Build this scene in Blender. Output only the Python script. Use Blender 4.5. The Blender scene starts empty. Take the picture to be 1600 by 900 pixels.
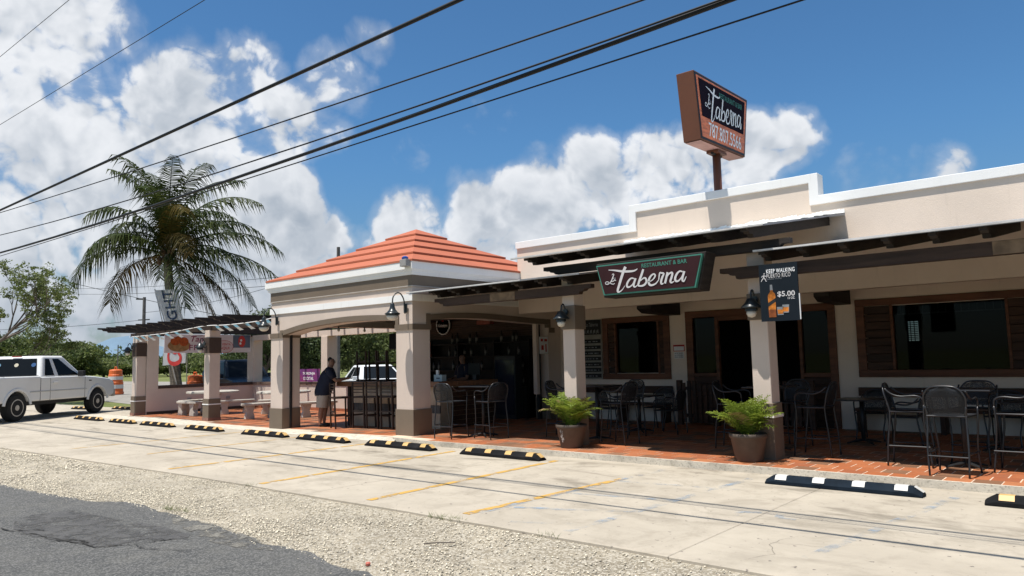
import bpy, math, random
import numpy as np
from mathutils import Vector, Matrix, Euler

random.seed(7)
rng = np.random.default_rng(7)
scene = bpy.context.scene
COL = scene.collection
R = math.radians

# ------------------------------------------------------------------ camera
YAW, PITCH, ROLL = R(40.27), R(5.537), R(-1.306)
EYE = Vector((0, 0, 1.65))
_f = Vector((-math.sin(YAW) * math.cos(PITCH), math.cos(YAW) * math.cos(PITCH), math.sin(PITCH)))
_r = Vector((math.cos(YAW), math.sin(YAW), 0))
_u = _r.cross(_f)
_rr = _r * math.cos(ROLL) + _u * math.sin(ROLL)
_uu = -_r * math.sin(ROLL) + _u * math.cos(ROLL)
cam_data = bpy.data.cameras.new("camera")
cam = bpy.data.objects.new("camera", cam_data)
COL.objects.link(cam)
M = Matrix((( _rr.x, _uu.x, -_f.x, EYE.x), (_rr.y, _uu.y, -_f.y, EYE.y), (_rr.z, _uu.z, -_f.z, EYE.z), (0, 0, 0, 1)))
cam.matrix_world = M
cam_data.sensor_width = 36.0
cam_data.lens = 36.0 * 1152.9 / 1600.0
cam_data.clip_start = 0.05
cam_data.clip_end = 9000
scene.camera = cam

# ------------------------------------------------------------------ view, sun, sky
scene.view_settings.view_transform = 'Standard'
scene.view_settings.look = 'None'
scene.view_settings.gamma = 1.0
scene.view_settings.exposure = 0.40
scene.cycles.max_bounces = 8
scene.cycles.diffuse_bounces = 4
scene.cycles.transparent_max_bounces = 12

TO_SUN = Vector((-0.08, -0.33, 1.0)).normalized()
SUN_EL = math.asin(TO_SUN.z)
SUN_ROT = math.atan2(TO_SUN.x, TO_SUN.y)
sun_data = bpy.data.lights.new("sun", 'SUN')
sun_data.energy = 5.0
sun_data.angle = R(0.53)
sun_data.color = (1.0, 0.955, 0.88)
sun = bpy.data.objects.new("sun", sun_data)
sun.rotation_euler = TO_SUN.to_track_quat('Z', 'Y').to_euler()
sun.location = (0, 0, 40)
COL.objects.link(sun)

def lin(r, g, b):
    def c(v):
        v /= 255.0
        return v / 12.92 if v <= 0.04045 else ((v + 0.055) / 1.055) ** 2.4
    return (c(r), c(g), c(b))

def pix_dir(px, py):
    a = (px - 800) / 1152.9
    b = (450 - py) / 1152.9
    return (_rr * a + _uu * b + _f).normalized()

class NT:
    """tiny node helper"""
    def __init__(s, tree):
        s.t = tree; s.n = tree.nodes; s.l = tree.links
    def new(s, typ, **kw):
        n = s.n.new(typ)
        for k, v in kw.items(): setattr(n, k, v)
        return n
    def link(s, a, b): s.l.new(a, b)
    def val(s, sock, v):
        if hasattr(v, 'is_output') or isinstance(v, bpy.types.NodeSocket): s.l.new(v, sock)
        else: sock.default_value = v
    def math(s, op, a, b=None, clamp=False):
        n = s.new('ShaderNodeMath', operation=op, use_clamp=clamp)
        s.val(n.inputs[0], a)
        if b is not None: s.val(n.inputs[1], b)
        return n.outputs[0]
    def rng(s, v, a, b, c=0.0, d=1.0, smooth=True):
        n = s.new('ShaderNodeMapRange')
        n.interpolation_type = 'SMOOTHSTEP' if smooth else 'LINEAR'
        n.clamp = True
        s.val(n.inputs['Value'], v)
        for k, x in zip(('From Min', 'From Max', 'To Min', 'To Max'), (a, b, c, d)): n.inputs[k].default_value = x
        return n.outputs['Result']
    def mix(s, f, a, b, blend='MIX'):
        n = s.new('ShaderNodeMix', data_type='RGBA', blend_type=blend)
        s.val(n.inputs[0], f)
        for sock, v in ((n.inputs[6], a), (n.inputs[7], b)):
            if isinstance(v, tuple): sock.default_value = (*v[:3], 1)
            else: s.l.new(v, sock)
        return n.outputs[2]
    def noise(s, vec, scale, detail=4, rough=0.55, dist=0.0):
        n = s.new('ShaderNodeTexNoise')
        if vec is not None: s.l.new(vec, n.inputs['Vector'])
        n.inputs['Scale'].default_value = scale
        n.inputs['Detail'].default_value = detail
        n.inputs['Roughness'].default_value = rough
        n.inputs['Distortion'].default_value = dist
        return n.outputs['Fac']

def build_world():
    w = bpy.data.worlds.new("World")
    scene.world = w
    w.use_nodes = True
    nt = NT(w.node_tree)
    nt.n.clear()
    out = nt.new('ShaderNodeOutputWorld')
    bg = nt.new('ShaderNodeBackground')
    bg.inputs['Strength'].default_value = 0.055
    nt.link(bg.outputs[0], out.inputs[0])
    sky = nt.new('ShaderNodeTexSky', sky_type='NISHITA')
    sky.sun_disc = False
    sky.sun_elevation = SUN_EL
    sky.sun_rotation = SUN_ROT
    sky.air_density = 1.0
    sky.dust_density = 0.6
    sky.ozone_density = 2.0
    tc = nt.new('ShaderNodeTexCoord')
    d = tc.outputs['Generated']
    def dens(vec, det=8):
        big = nt.noise(vec, 4.5, 3, 0.5, 0.2)
        fine = nt.noise(vec, 12.0, det, 0.66, 0.3)
        def puff(scale):
            n = nt.noise(vec, scale, 3, 0.5, 0.4)
            return nt.math('ABSOLUTE', nt.math('SUBTRACT', nt.math('MULTIPLY', n, 2.0), 1.0))
        p = nt.math('ADD', nt.math('MULTIPLY', puff(9.0), .42), nt.math('MULTIPLY', puff(21.0), .22))
        return nt.math('ADD', nt.math('ADD', nt.math('MULTIPLY', big, 0.34), nt.math('MULTIPLY', fine, 0.46)), nt.math('ADD', p, .02))
    # coverage: where the big cumulus banks stand
    blobs = [(70, 40, 120, .95), (170, 60, 75, .74), (10, 230, 170, .92), (150, 260, 180, .90), (290, 190, 130, 1.0), (380, 170, 90, .9),
             (300, 330, 200, 1.0), (110, 400, 220, .95), (430, 300, 80, .8), (390, 110, 70, .86), (450, 190, 80, .92), (525, 120, 75, .84), (575, 70, 50, .78), (500, 200, 60, .80),
             (330, 420, 170, .85), (485, 385, 85, .95), (640, 350, 75, .95), (560, 400, 60, .7), (760, 360, 100, .98), (840, 320, 105, 1.0), (930, 285, 105, 1.0),
             (1010, 260, 80, .95), (1090, 250, 80, .92), (1170, 235, 80, .92), (1235, 215, 62, .88), (1100, 330, 150, .8),
             (1350, 275, 60, .62), (1465, 265, 50, .62), (640, 240, 45, .52), (760, 190, 60, .44), (700, 310, 60, .52),
             (60, 500, 230, .92), (300, 490, 200, .92), (180, 560, 160, .85)]
    cov = None
    for px, py, rad, wt in blobs:
        c = pix_dir(px, py)
        dp = nt.new('ShaderNodeVectorMath', operation='DOT_PRODUCT')
        nt.link(d, dp.inputs[0]); dp.inputs[1].default_value = c
        ang = rad / 1152.9 * 0.92
        m = nt.rng(dp.outputs['Value'], math.cos(ang * 1.35), math.cos(ang * 0.25), 0.0, wt)
        cov = m if cov is None else nt.math('MAXIMUM', cov, m)
    # elsewhere in the sky: the same kind of scattered cumulus
    dp = nt.new('ShaderNodeVectorMath', operation='DOT_PRODUCT')
    nt.link(d, dp.inputs[0]); dp.inputs[1].default_value = _f
    away = nt.rng(dp.outputs['Value'], 0.72, 0.60, 0.0, 1.0)
    other = nt.rng(nt.noise(d, 2.2, 2, 0.5), 0.46, 0.64, 0.0, 0.95)
    cov = nt.math('MAXIMUM', cov, nt.math('MULTIPLY', away, other))
    den = dens(d)
    thr = nt.math('ADD', nt.math('MULTIPLY', cov, 0.62), den)
    body = nt.rng(thr, 0.91, 1.04)
    wisp = nt.rng(thr, 0.78, 1.04, 0.0, 0.36)
    alpha = nt.math('MAXIMUM', body, wisp)
    # light from above: compare with the density a little higher up / towards the sun
    off = nt.new('ShaderNodeVectorMath', operation='ADD')
    nt.link(d, off.inputs[0]); off.inputs[1].default_value = (-0.008, -0.012, 0.030)
    den2 = dens(off.outputs[0], 3); den1 = dens(d, 3)
    diff = nt.math('SUBTRACT', den1, den2)
    relief = nt.rng(diff, -0.14, 0.12, 0.0, 1.0)
    thick = nt.rng(thr, 0.98, 1.30, 1.0, 0.0)
    lit = nt.math('ADD', nt.math('MULTIPLY', relief, 0.62), nt.math('MULTIPLY', thick, 0.44), True)
    lit = nt.math('MULTIPLY', lit, nt.rng(cov, .45, .9, .55, 1.0))
    sep = nt.new('ShaderNodeSeparateXYZ'); nt.link(d, sep.inputs[0])
    low = nt.rng(sep.outputs['Z'], 0.02, 0.20, 0.0, 1.0)
    lit = nt.math('MULTIPLY', lit, nt.math('ADD', nt.math('MULTIPLY', low, 0.55), 0.45))
    K = 1.0 / (0.055 * 1.32)
    shade = tuple(x * K for x in (0.34, 0.405, 0.49))
    bright = tuple(x * K for x in (0.86, 0.885, 0.925))
    cl = nt.mix(lit, shade, bright)
    tint = nt.mix(nt.rng(sep.outputs['Z'], 0.0, 0.30), (0.84, 0.98, 1.08), (0.82, 1.36, 1.70))
    skycol = nt.mix(1.0, sky.outputs[0], tint, 'MULTIPLY')
    col = nt.mix(alpha, skycol, cl)
    nt.link(col, bg.inputs['Color'])
build_world()

# ------------------------------------------------------------------ materials
MATS = {}
def mk(name, col, rough=0.65, var=0.12, scale=2.5, bump=0.0, bscale=30.0, metal=0.0, spec=0.35, col2=None, dirt=0.0, dirtcol=(0.12, 0.10, 0.08), coords='Object', stretch=None, emit=0.0, rand=0.0, island=False, detail=6, streak=0.0):
    m = bpy.data.materials.new(name); m.use_nodes = True
    nt = NT(m.node_tree)
    b = nt.n['Principled BSDF']
    tc = nt.new('ShaderNodeTexCoord')
    vec = tc.outputs[coords]
    if stretch:
        mp = nt.new('ShaderNodeMapping'); mp.inputs['Scale'].default_value = stretch
        nt.link(vec, mp.inputs[0]); vec = mp.outputs[0]
    n1 = nt.noise(vec, scale, detail, 0.6)
    f = nt.rng(n1, 0.28, 0.72)
    c2 = col2 if col2 else tuple(min(1, c * (1 + var)) for c in col)
    c1 = col if col2 else tuple(c * (1 - var) for c in col)
    c = nt.mix(f, c1, c2)
    if dirt > 0:
        n2 = nt.noise(vec, scale * 0.45, 8, 0.65, 0.4)
        df = nt.rng(n2, 0.52, 0.78, 0.0, dirt)
        c = nt.mix(df, c, dirtcol)
    if streak > 0:
        ms = nt.new('ShaderNodeMapping'); ms.inputs['Scale'].default_value = (5.0, 5.0, 0.35); nt.link(tc.outputs[coords], ms.inputs[0])
        sf = nt.rng(nt.noise(ms.outputs[0], 2.2, 7, 0.65), .56, .80, 0.0, streak)
        c = nt.mix(sf, c, dirtcol)
    if rand > 0:
        if island:
            g = nt.new('ShaderNodeNewGeometry'); rv = g.outputs['Random Per Island']
        else:
            oi = nt.new('ShaderNodeObjectInfo'); rv = oi.outputs['Random']
        hs = nt.new('ShaderNodeHueSaturation')
        nt.link(nt.rng(rv, 0, 1, 1 - rand, 1 + rand, False), hs.inputs['Value'])
        nt.link(c, hs.inputs['Color']); c = hs.outputs[0]
    nt.link(c, b.inputs['Base Color'])
    b.inputs['Roughness'].default_value = rough
    b.inputs['Metallic'].default_value = metal
    b.inputs['Specular IOR Level'].default_value = spec
    if emit > 0:
        nt.link(c, b.inputs['Emission Color']); b.inputs['Emission Strength'].default_value = emit
    if bump > 0:
        nb = nt.noise(vec, bscale, 5, 0.65)
        bp = nt.new('ShaderNodeBump'); bp.inputs['Strength'].default_value = bump; bp.inputs['Distance'].default_value = 0.02
        nt.link(nb, bp.inputs['Height']); nt.link(bp.outputs[0], b.inputs['Normal'])
    MATS[name] = m
    return m

def glass(name, tint=(0.55, 0.6, 0.6), refl=0.10):
    m = bpy.data.materials.new(name); m.use_nodes = True
    nt = NT(m.node_tree); nt.n.clear()
    out = nt.new('ShaderNodeOutputMaterial')
    tr = nt.new('ShaderNodeBsdfTransparent'); tr.inputs[0].default_value = (*tint, 1)
    gl = nt.new('ShaderNodeBsdfGlossy'); gl.inputs['Roughness'].default_value = 0.03
    fr = nt.new('ShaderNodeFresnel'); fr.inputs[0].default_value = 1.45
    mx = nt.new('ShaderNodeMixShader')
    nt.link(nt.math('MULTIPLY', fr.outputs[0], refl * 10), mx.inputs[0])
    nt.link(tr.outputs[0], mx.inputs[1]); nt.link(gl.outputs[0], mx.inputs[2]); nt.link(mx.outputs[0], out.inputs[0])
    MATS[name] = m
    return m

def worn(name, col, lo=0.42, hi=0.60, scale=6.0, rough=0.7, maxa=1.0):
    """thin paint with holes worn through it"""
    m = bpy.data.materials.new(name); m.use_nodes = True
    nt = NT(m.node_tree); b = nt.n['Principled BSDF']; out = nt.n['Material Output']
    tc = nt.new('ShaderNodeTexCoord')
    a = nt.rng(nt.noise(tc.outputs['Object'], scale, 9, 0.7, 0.3), lo, hi, 0.0, maxa)
    tr = nt.new('ShaderNodeBsdfTransparent'); mx = nt.new('ShaderNodeMixShader')
    c = nt.mix(nt.noise(tc.outputs['Object'], 3, 5), tuple(x * .85 for x in col), col)
    nt.link(c, b.inputs['Base Color']); b.inputs['Roughness'].default_value = rough
    nt.link(a, mx.inputs[0]); nt.link(tr.outputs[0], mx.inputs[1]); nt.link(b.outputs[0], mx.inputs[2]); nt.link(mx.outputs[0], out.inputs[0])
    MATS[name] = m
    return m

def perforated(name, col, alpha=0.72):
    m = bpy.data.materials.new(name); m.use_nodes = True
    nt = NT(m.node_tree); b = nt.n['Principled BSDF']; out = nt.n['Material Output']
    tc = nt.new('ShaderNodeTexCoord')
    vo = nt.new('ShaderNodeTexVoronoi'); vo.inputs['Scale'].default_value = 110; nt.link(tc.outputs['Object'], vo.inputs['Vector'])
    a = nt.rng(vo.outputs['Distance'], 0.22, 0.40, 0.15, 0.92)
    tr = nt.new('ShaderNodeBsdfTransparent'); mx = nt.new('ShaderNodeMixShader')
    b.inputs['Base Color'].default_value = (*col, 1); b.inputs['Roughness'].default_value = 0.55; b.inputs['Metallic'].default_value = 0.0; b.inputs['Specular IOR Level'].default_value = 0.25
    nt.link(a, mx.inputs[0]); nt.link(tr.outputs[0], mx.inputs[1]); nt.link(b.outputs[0], mx.inputs[2]); nt.link(mx.outputs[0], out.inputs[0])
    MATS[name] = m
    return m

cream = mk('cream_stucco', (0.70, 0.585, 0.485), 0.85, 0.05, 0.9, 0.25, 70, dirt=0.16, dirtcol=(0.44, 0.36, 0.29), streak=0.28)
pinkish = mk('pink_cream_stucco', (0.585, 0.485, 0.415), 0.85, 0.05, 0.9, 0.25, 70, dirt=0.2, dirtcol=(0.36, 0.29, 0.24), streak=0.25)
white = mk('white_paint', (0.80, 0.79, 0.77), 0.6, 0.03, 1.2, 0.08, 60, dirt=0.2, dirtcol=(0.5, 0.47, 0.42), streak=0.35)
taupe = mk('taupe_paint', (0.155, 0.118, 0.085), 0.6, 0.06, 1.5, 0.06, 60, dirt=0.15, dirtcol=(0.24, 0.20, 0.16))
darktaupe = mk('dark_taupe_paint', (0.062, 0.040, 0.030), 0.6, 0.08, 1.5, 0.06, 60)
wood_black = mk('black_stained_wood', (0.024, 0.018, 0.015), 0.7, 0.35, 3, 0.2, 25, stretch=(1, 1, 6), dirt=0.15, dirtcol=(0.07, 0.055, 0.045))
wood_worn = mk('weathered_brown_wood', (0.040, 0.024, 0.017), 0.75, 0.4, 2.0, 0.25, 30, stretch=(0.6, 6, 6), dirt=0.4, dirtcol=(0.095, 0.060, 0.038))
wood_red = mk('reddish_wood', (0.115, 0.045, 0.022), 0.6, 0.35, 2.0, 0.15, 30, stretch=(0.8, 5, 5), rand=0.18)
wood_plank = mk('dark_plank_wood', (0.044, 0.020, 0.011), 0.65, 0.4, 2.5, 0.2, 30, stretch=(0.7, 6, 6), rand=0.35)
wood_bar = mk('varnished_bar_wood', (0.17, 0.085, 0.045), 0.45, 0.3, 2.5, 0.1, 30, stretch=(0.6, 6, 6))
wood_stool = mk('dark_stool_wood', (0.030, 0.017, 0.012), 0.5, 0.3, 4)
orange = mk('orange_roof', (0.40, 0.118, 0.060), 0.75, 0.07, 1.2, 0.08, 50, dirt=0.18, dirtcol=(0.32, 0.12, 0.075))
metal_sheet = mk('grey_sheet_metal', (0.30, 0.30, 0.31), 0.5, 0.15, 2, 0.05, 20, dirt=0.3, dirtcol=(0.16, 0.12, 0.1))
sealant = mk('white_sealant', (0.85, 0.85, 0.83), 0.5, 0.03, 5)
black = mk('black_metal', (0.018, 0.019, 0.02), 0.45, 0.2, 5)
chair_metal = mk('chair_metal', (0.022, 0.023, 0.026), 0.34, 0.2, 5, metal=0.2, spec=0.5)
chair_mesh = perforated('chair_perforated_metal', (0.014, 0.015, 0.017))
lamp_green = mk('dark_green_enamel', (0.017, 0.022, 0.024), 0.3, 0.1, 5, spec=0.5)
opal = mk('opal_glass', (0.55, 0.52, 0.46), 0.25, 0.05, 5, spec=0.5)
sign_brown = mk('brown_sign_metal', (0.15, 0.056, 0.030), 0.5, 0.08, 1.5, dirt=0.2, dirtcol=(0.09, 0.035, 0.02))
sign_dark = mk('dark_plum_board', (0.034, 0.013, 0.015), 0.75, 0.15, 2, spec=.12)
sign_navy = mk('black_plum_panel', (0.016, 0.011, 0.020), 0.85, 0.1, 2, spec=.05)
sign_wood = mk('printed_wood_panel', (0.74, 0.20, 0.075), 0.4, 0.35, 4, stretch=(1, 1, 5), dirt=.35, dirtcol=(.42, .08, .03))
sign_green = mk('green_print', (0.05, 0.20, 0.15), 0.5, 0.1, 5)
letter_white = mk('white_lettering', (0.55, 0.53, 0.53), 0.5, 0.04, 5)
letter_bright = mk('bright_white_lettering', (0.92, 0.92, 0.93), 0.5, 0.03, 5)
underpink = mk('rusty_pink_primer', (0.42, 0.24, 0.20), 0.7, 0.15, 3)
poster_black = mk('dark_slate_poster', (0.011, 0.016, 0.022), 0.8, 0.1, 3, spec=.08)
amber = mk('amber_print', (0.42, 0.14, 0.025), 0.7, 0.6, 9, spec=.1)
amber_dark = mk('brown_amber_print', (0.22, 0.06, 0.015), 0.4, 0.4, 9)
grey_print = mk('grey_print', (0.20, 0.21, 0.22), 0.4, 0.2, 9)
red_print = mk('red_print', (0.45, 0.035, 0.03), 0.5, 0.15, 6)
rubber = mk('black_rubber', (0.010, 0.010, 0.011), 0.85, 0.3, 6, 0.15, 60, dirt=0.25, dirtcol=(0.045, 0.04, 0.035), spec=.12)
rubber_blue = mk('blue_black_rubber', (0.007, 0.013, 0.021), 0.8, 0.3, 6, 0.15, 60, dirt=0.2, dirtcol=(0.035, 0.04, 0.045), spec=.12)
reflect_yel = mk('yellow_reflective_tape', (0.56, 0.36, 0.14), 0.5, 0.12, 8, dirt=0.25, dirtcol=(0.3, 0.2, 0.1))
reflect_wht = mk('white_reflective_tape', (0.56, 0.55, 0.52), 0.5, 0.08, 8, dirt=0.25, dirtcol=(0.4, 0.38, 0.34))
pot_brown = mk('brown_grey_plastic_pot', (0.080, 0.060, 0.046), 0.6, 0.18, 4, 0.05, 40, dirt=0.3, dirtcol=(0.15, 0.12, 0.10))
soil = mk('soil', (0.03, 0.022, 0.016), 0.95, 0.3, 20, 0.5, 60)
frond_green = mk('fresh_frond_green', (0.13, 0.20, 0.020), 0.5, 0.25, 3, col2=(0.24, 0.30, 0.045), spec=0.3, rand=0.25)
frond_dry = mk('dry_frond', (0.20, 0.15, 0.06), 0.7, 0.3, 4)
palm_green = mk('palm_frond_green', (0.022, 0.038, 0.008), 0.6, 0.3, 1.2, col2=(0.055, 0.070, 0.016), spec=0.15, rand=0.2)
palm_yellow = mk('palm_frond_yellowing', (0.045, 0.046, 0.009), 0.6, 0.3, 1.0, col2=(0.12, 0.075, 0.016), spec=.15, rand=0.25)
palm_dry = mk('palm_husk', (0.075, 0.045, 0.022), 0.8, 0.4, 4)
bark = mk('palm_bark', (0.16, 0.135, 0.105), 0.9, 0.3, 4, 0.6, 12, stretch=(1, 1, 4), dirt=0.3, dirtcol=(0.07, 0.06, 0.045))
bark_dark = mk('grey_bark', (0.12, 0.10, 0.085), 0.9, 0.3, 4, 0.4, 12)
leaf_a = mk('leaf_mid_green', (0.065, 0.092, 0.026), 0.6, 0.3, 0.8, col2=(0.125, 0.155, 0.045), rand=0.35, island=True)
leaf_b = mk('leaf_light_green', (0.095, 0.125, 0.034), 0.6, 0.3, 0.8, col2=(0.17, 0.20, 0.060), rand=0.35, island=True)
leaf_c = mk('leaf_dark_green', (0.032, 0.054, 0.016), 0.6, 0.3, 0.8, col2=(0.070, 0.098, 0.028), rand=0.35, island=True)
conc_furn = mk('cast_concrete', (0.42, 0.39, 0.34), 0.85, 0.15, 5, 0.25, 40, dirt=0.4, dirtcol=(0.22, 0.20, 0.17))
truck_white = mk('white_car_paint', (0.74, 0.74, 0.73), 0.25, 0.03, 1, spec=0.5, dirt=0.12, dirtcol=(0.45, 0.42, 0.38))
car_navy = mk('navy_car_paint', (0.010, 0.015, 0.024), 0.35, 0.1, 1, spec=0.22)
car_white = mk('sedan_white_paint', (0.70, 0.72, 0.74), 0.22, 0.03, 1, spec=0.5)
car_glass = mk('dark_car_glass', (0.010, 0.012, 0.014), 0.12, 0.1, 1, spec=0.07)
chrome = mk('dull_alloy', (0.52, 0.48, 0.42), 0.5, 0.2, 8, metal=0.15)
tyre_m = mk('tyre_rubber', (0.014, 0.014, 0.014), 0.8, 0.2, 8)
plastic_dark = mk('dark_trim_plastic', (0.02, 0.02, 0.021), 0.6, 0.2, 8)
lamp_clear = mk('headlamp_glass', (0.42, 0.42, 0.42), 0.15, 0.1, 8, spec=0.6)
lamp_amber = mk('amber_lens', (0.55, 0.20, 0.05), 0.2, 0.1, 8, spec=0.6)
lamp_red = mk('red_lens', (0.35, 0.02, 0.02), 0.2, 0.1, 8, spec=0.6)
drum_orange = mk('orange_plastic', (0.62, 0.13, 0.030), 0.5, 0.1, 4)
skin_m = mk('skin', (0.23, 0.125, 0.085), 0.55, 0.06, 8)
hair_m = mk('black_hair', (0.010, 0.009, 0.008), 0.5, 0.2, 20)
shirt_m = mk('dark_navy_cloth', (0.010, 0.013, 0.028), 0.85, 0.25, 6)
shorts_m = mk('beige_cloth', (0.36, 0.31, 0.26), 0.85, 0.1, 6)
shoe_m = mk('black_shoe', (0.012, 0.012, 0.012), 0.6, 0.2, 6)
stone_face = mk('tan_stone_tile', (0.40, 0.32, 0.23), 0.75, 0.2, 3, 0.15, 25, rand=0.12)
slate_tile = mk('slate_tile', (0.055, 0.055, 0.058), 0.4, 0.3, 4, rand=0.25)
brick_m = mk('brown_cap_brick', (0.17, 0.11, 0.082), 0.8, 0.2, 5, 0.2, 30, rand=0.22)
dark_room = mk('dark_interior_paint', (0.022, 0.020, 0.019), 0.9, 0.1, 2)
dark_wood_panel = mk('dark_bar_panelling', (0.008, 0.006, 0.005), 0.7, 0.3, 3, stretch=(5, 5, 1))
bottle_glass = mk('dark_bottle_glass', (0.010, 0.008, 0.006), 0.3, 0.3, 9, rand=0.5, spec=0.6)
label_paper = mk('paper_label', (0.16, 0.15, 0.135), 0.7, 0.1, 9, rand=0.3)
screen_dark = mk('dark_screen', (0.008, 0.009, 0.012), 0.3, 0.1, 4, spec=0.1)
orange_box = mk('orange_red_print', (0.24, 0.055, 0.03), 0.5, 0.3, 6)
paper_white = mk('white_paper', (0.70, 0.70, 0.70), 0.6, 0.05, 5)
board_black = mk('chalkboard', (0.012, 0.012, 0.013), 0.7, 0.2, 5)
menu_grey = mk('grey_menu_board', (0.24, 0.23, 0.20), 0.8, 0.15, 4)
flag_cloth = mk('white_flag_cloth', (0.62, 0.62, 0.63), 0.8, 0.06, 3)
flag_navy = mk('navy_print', (0.015, 0.03, 0.07), 0.7, 0.1, 5)
bunt_blue = mk('light_blue_bunting', (0.25, 0.50, 0.64), 0.7, 0.12, 8)
banner_pink = mk('pale_pink_banner', (0.78, 0.70, 0.70), 0.55, 0.08, 2)
banner_grey = mk('slate_blue_print', (0.09, 0.11, 0.15), 0.6, 0.2, 3)
maroon = mk('maroon_print', (0.22, 0.015, 0.07), 0.55, 0.1, 5)
fruit_tan = mk('tan_fruit_print', (0.42, 0.24, 0.10), 0.6, 0.25, 8)
fruit_orange = mk('orange_fruit_print', (0.52, 0.11, 0.025), 0.6, 0.3, 10)
magenta = mk('magenta_banner', (0.36, 0.055, 0.20), 0.55, 0.35, 2.2, col2=(0.12, 0.06, 0.24))
blue_plastic = mk('blue_plastic', (0.02, 0.07, 0.30), 0.4, 0.1, 5)
grey_box = mk('grey_metal_box', (0.28, 0.27, 0.26), 0.5, 0.1, 5)
wire_m = mk('black_cable', (0.010, 0.010, 0.011), 0.6, 0.2, 5)
pole_wood = mk('weathered_pole_wood', (0.11, 0.10, 0.095), 0.85, 0.3, 4)
hill_m = mk('haze_blue_hill', (0.13, 0.20, 0.27), 0.9, 0.15, 0.004)  # distance haze is put into the hill colour as a bluish tone
pane_glass = glass('window_glass', (0.42, 0.46, 0.48), 0.03)

def translucent(m, amount):
    nt = NT(m.node_tree); b = nt.n['Principled BSDF']; out = nt.n['Material Output']
    tl = nt.new('ShaderNodeBsdfTranslucent'); mx = nt.new('ShaderNodeMixShader'); mx.inputs[0].default_value = amount
    for l in list(nt.t.links):
        if l.to_node == b and l.to_socket.name == 'Base Color': nt.link(l.from_socket, tl.inputs[0])
    nt.link(b.outputs[0], mx.inputs[1]); nt.link(tl.outputs[0], mx.inputs[2]); nt.link(mx.outputs[0], out.inputs[0])
for m_, a_ in ((banner_pink, .45), (flag_cloth, .4), (bunt_blue, .4), (leaf_a, .3), (leaf_b, .45), (leaf_c, .25), (palm_green, .2), (palm_yellow, .25), (frond_green, .35), (fruit_tan, .4), (fruit_orange, .4), (magenta, .3)): translucent(m_, a_)

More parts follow.
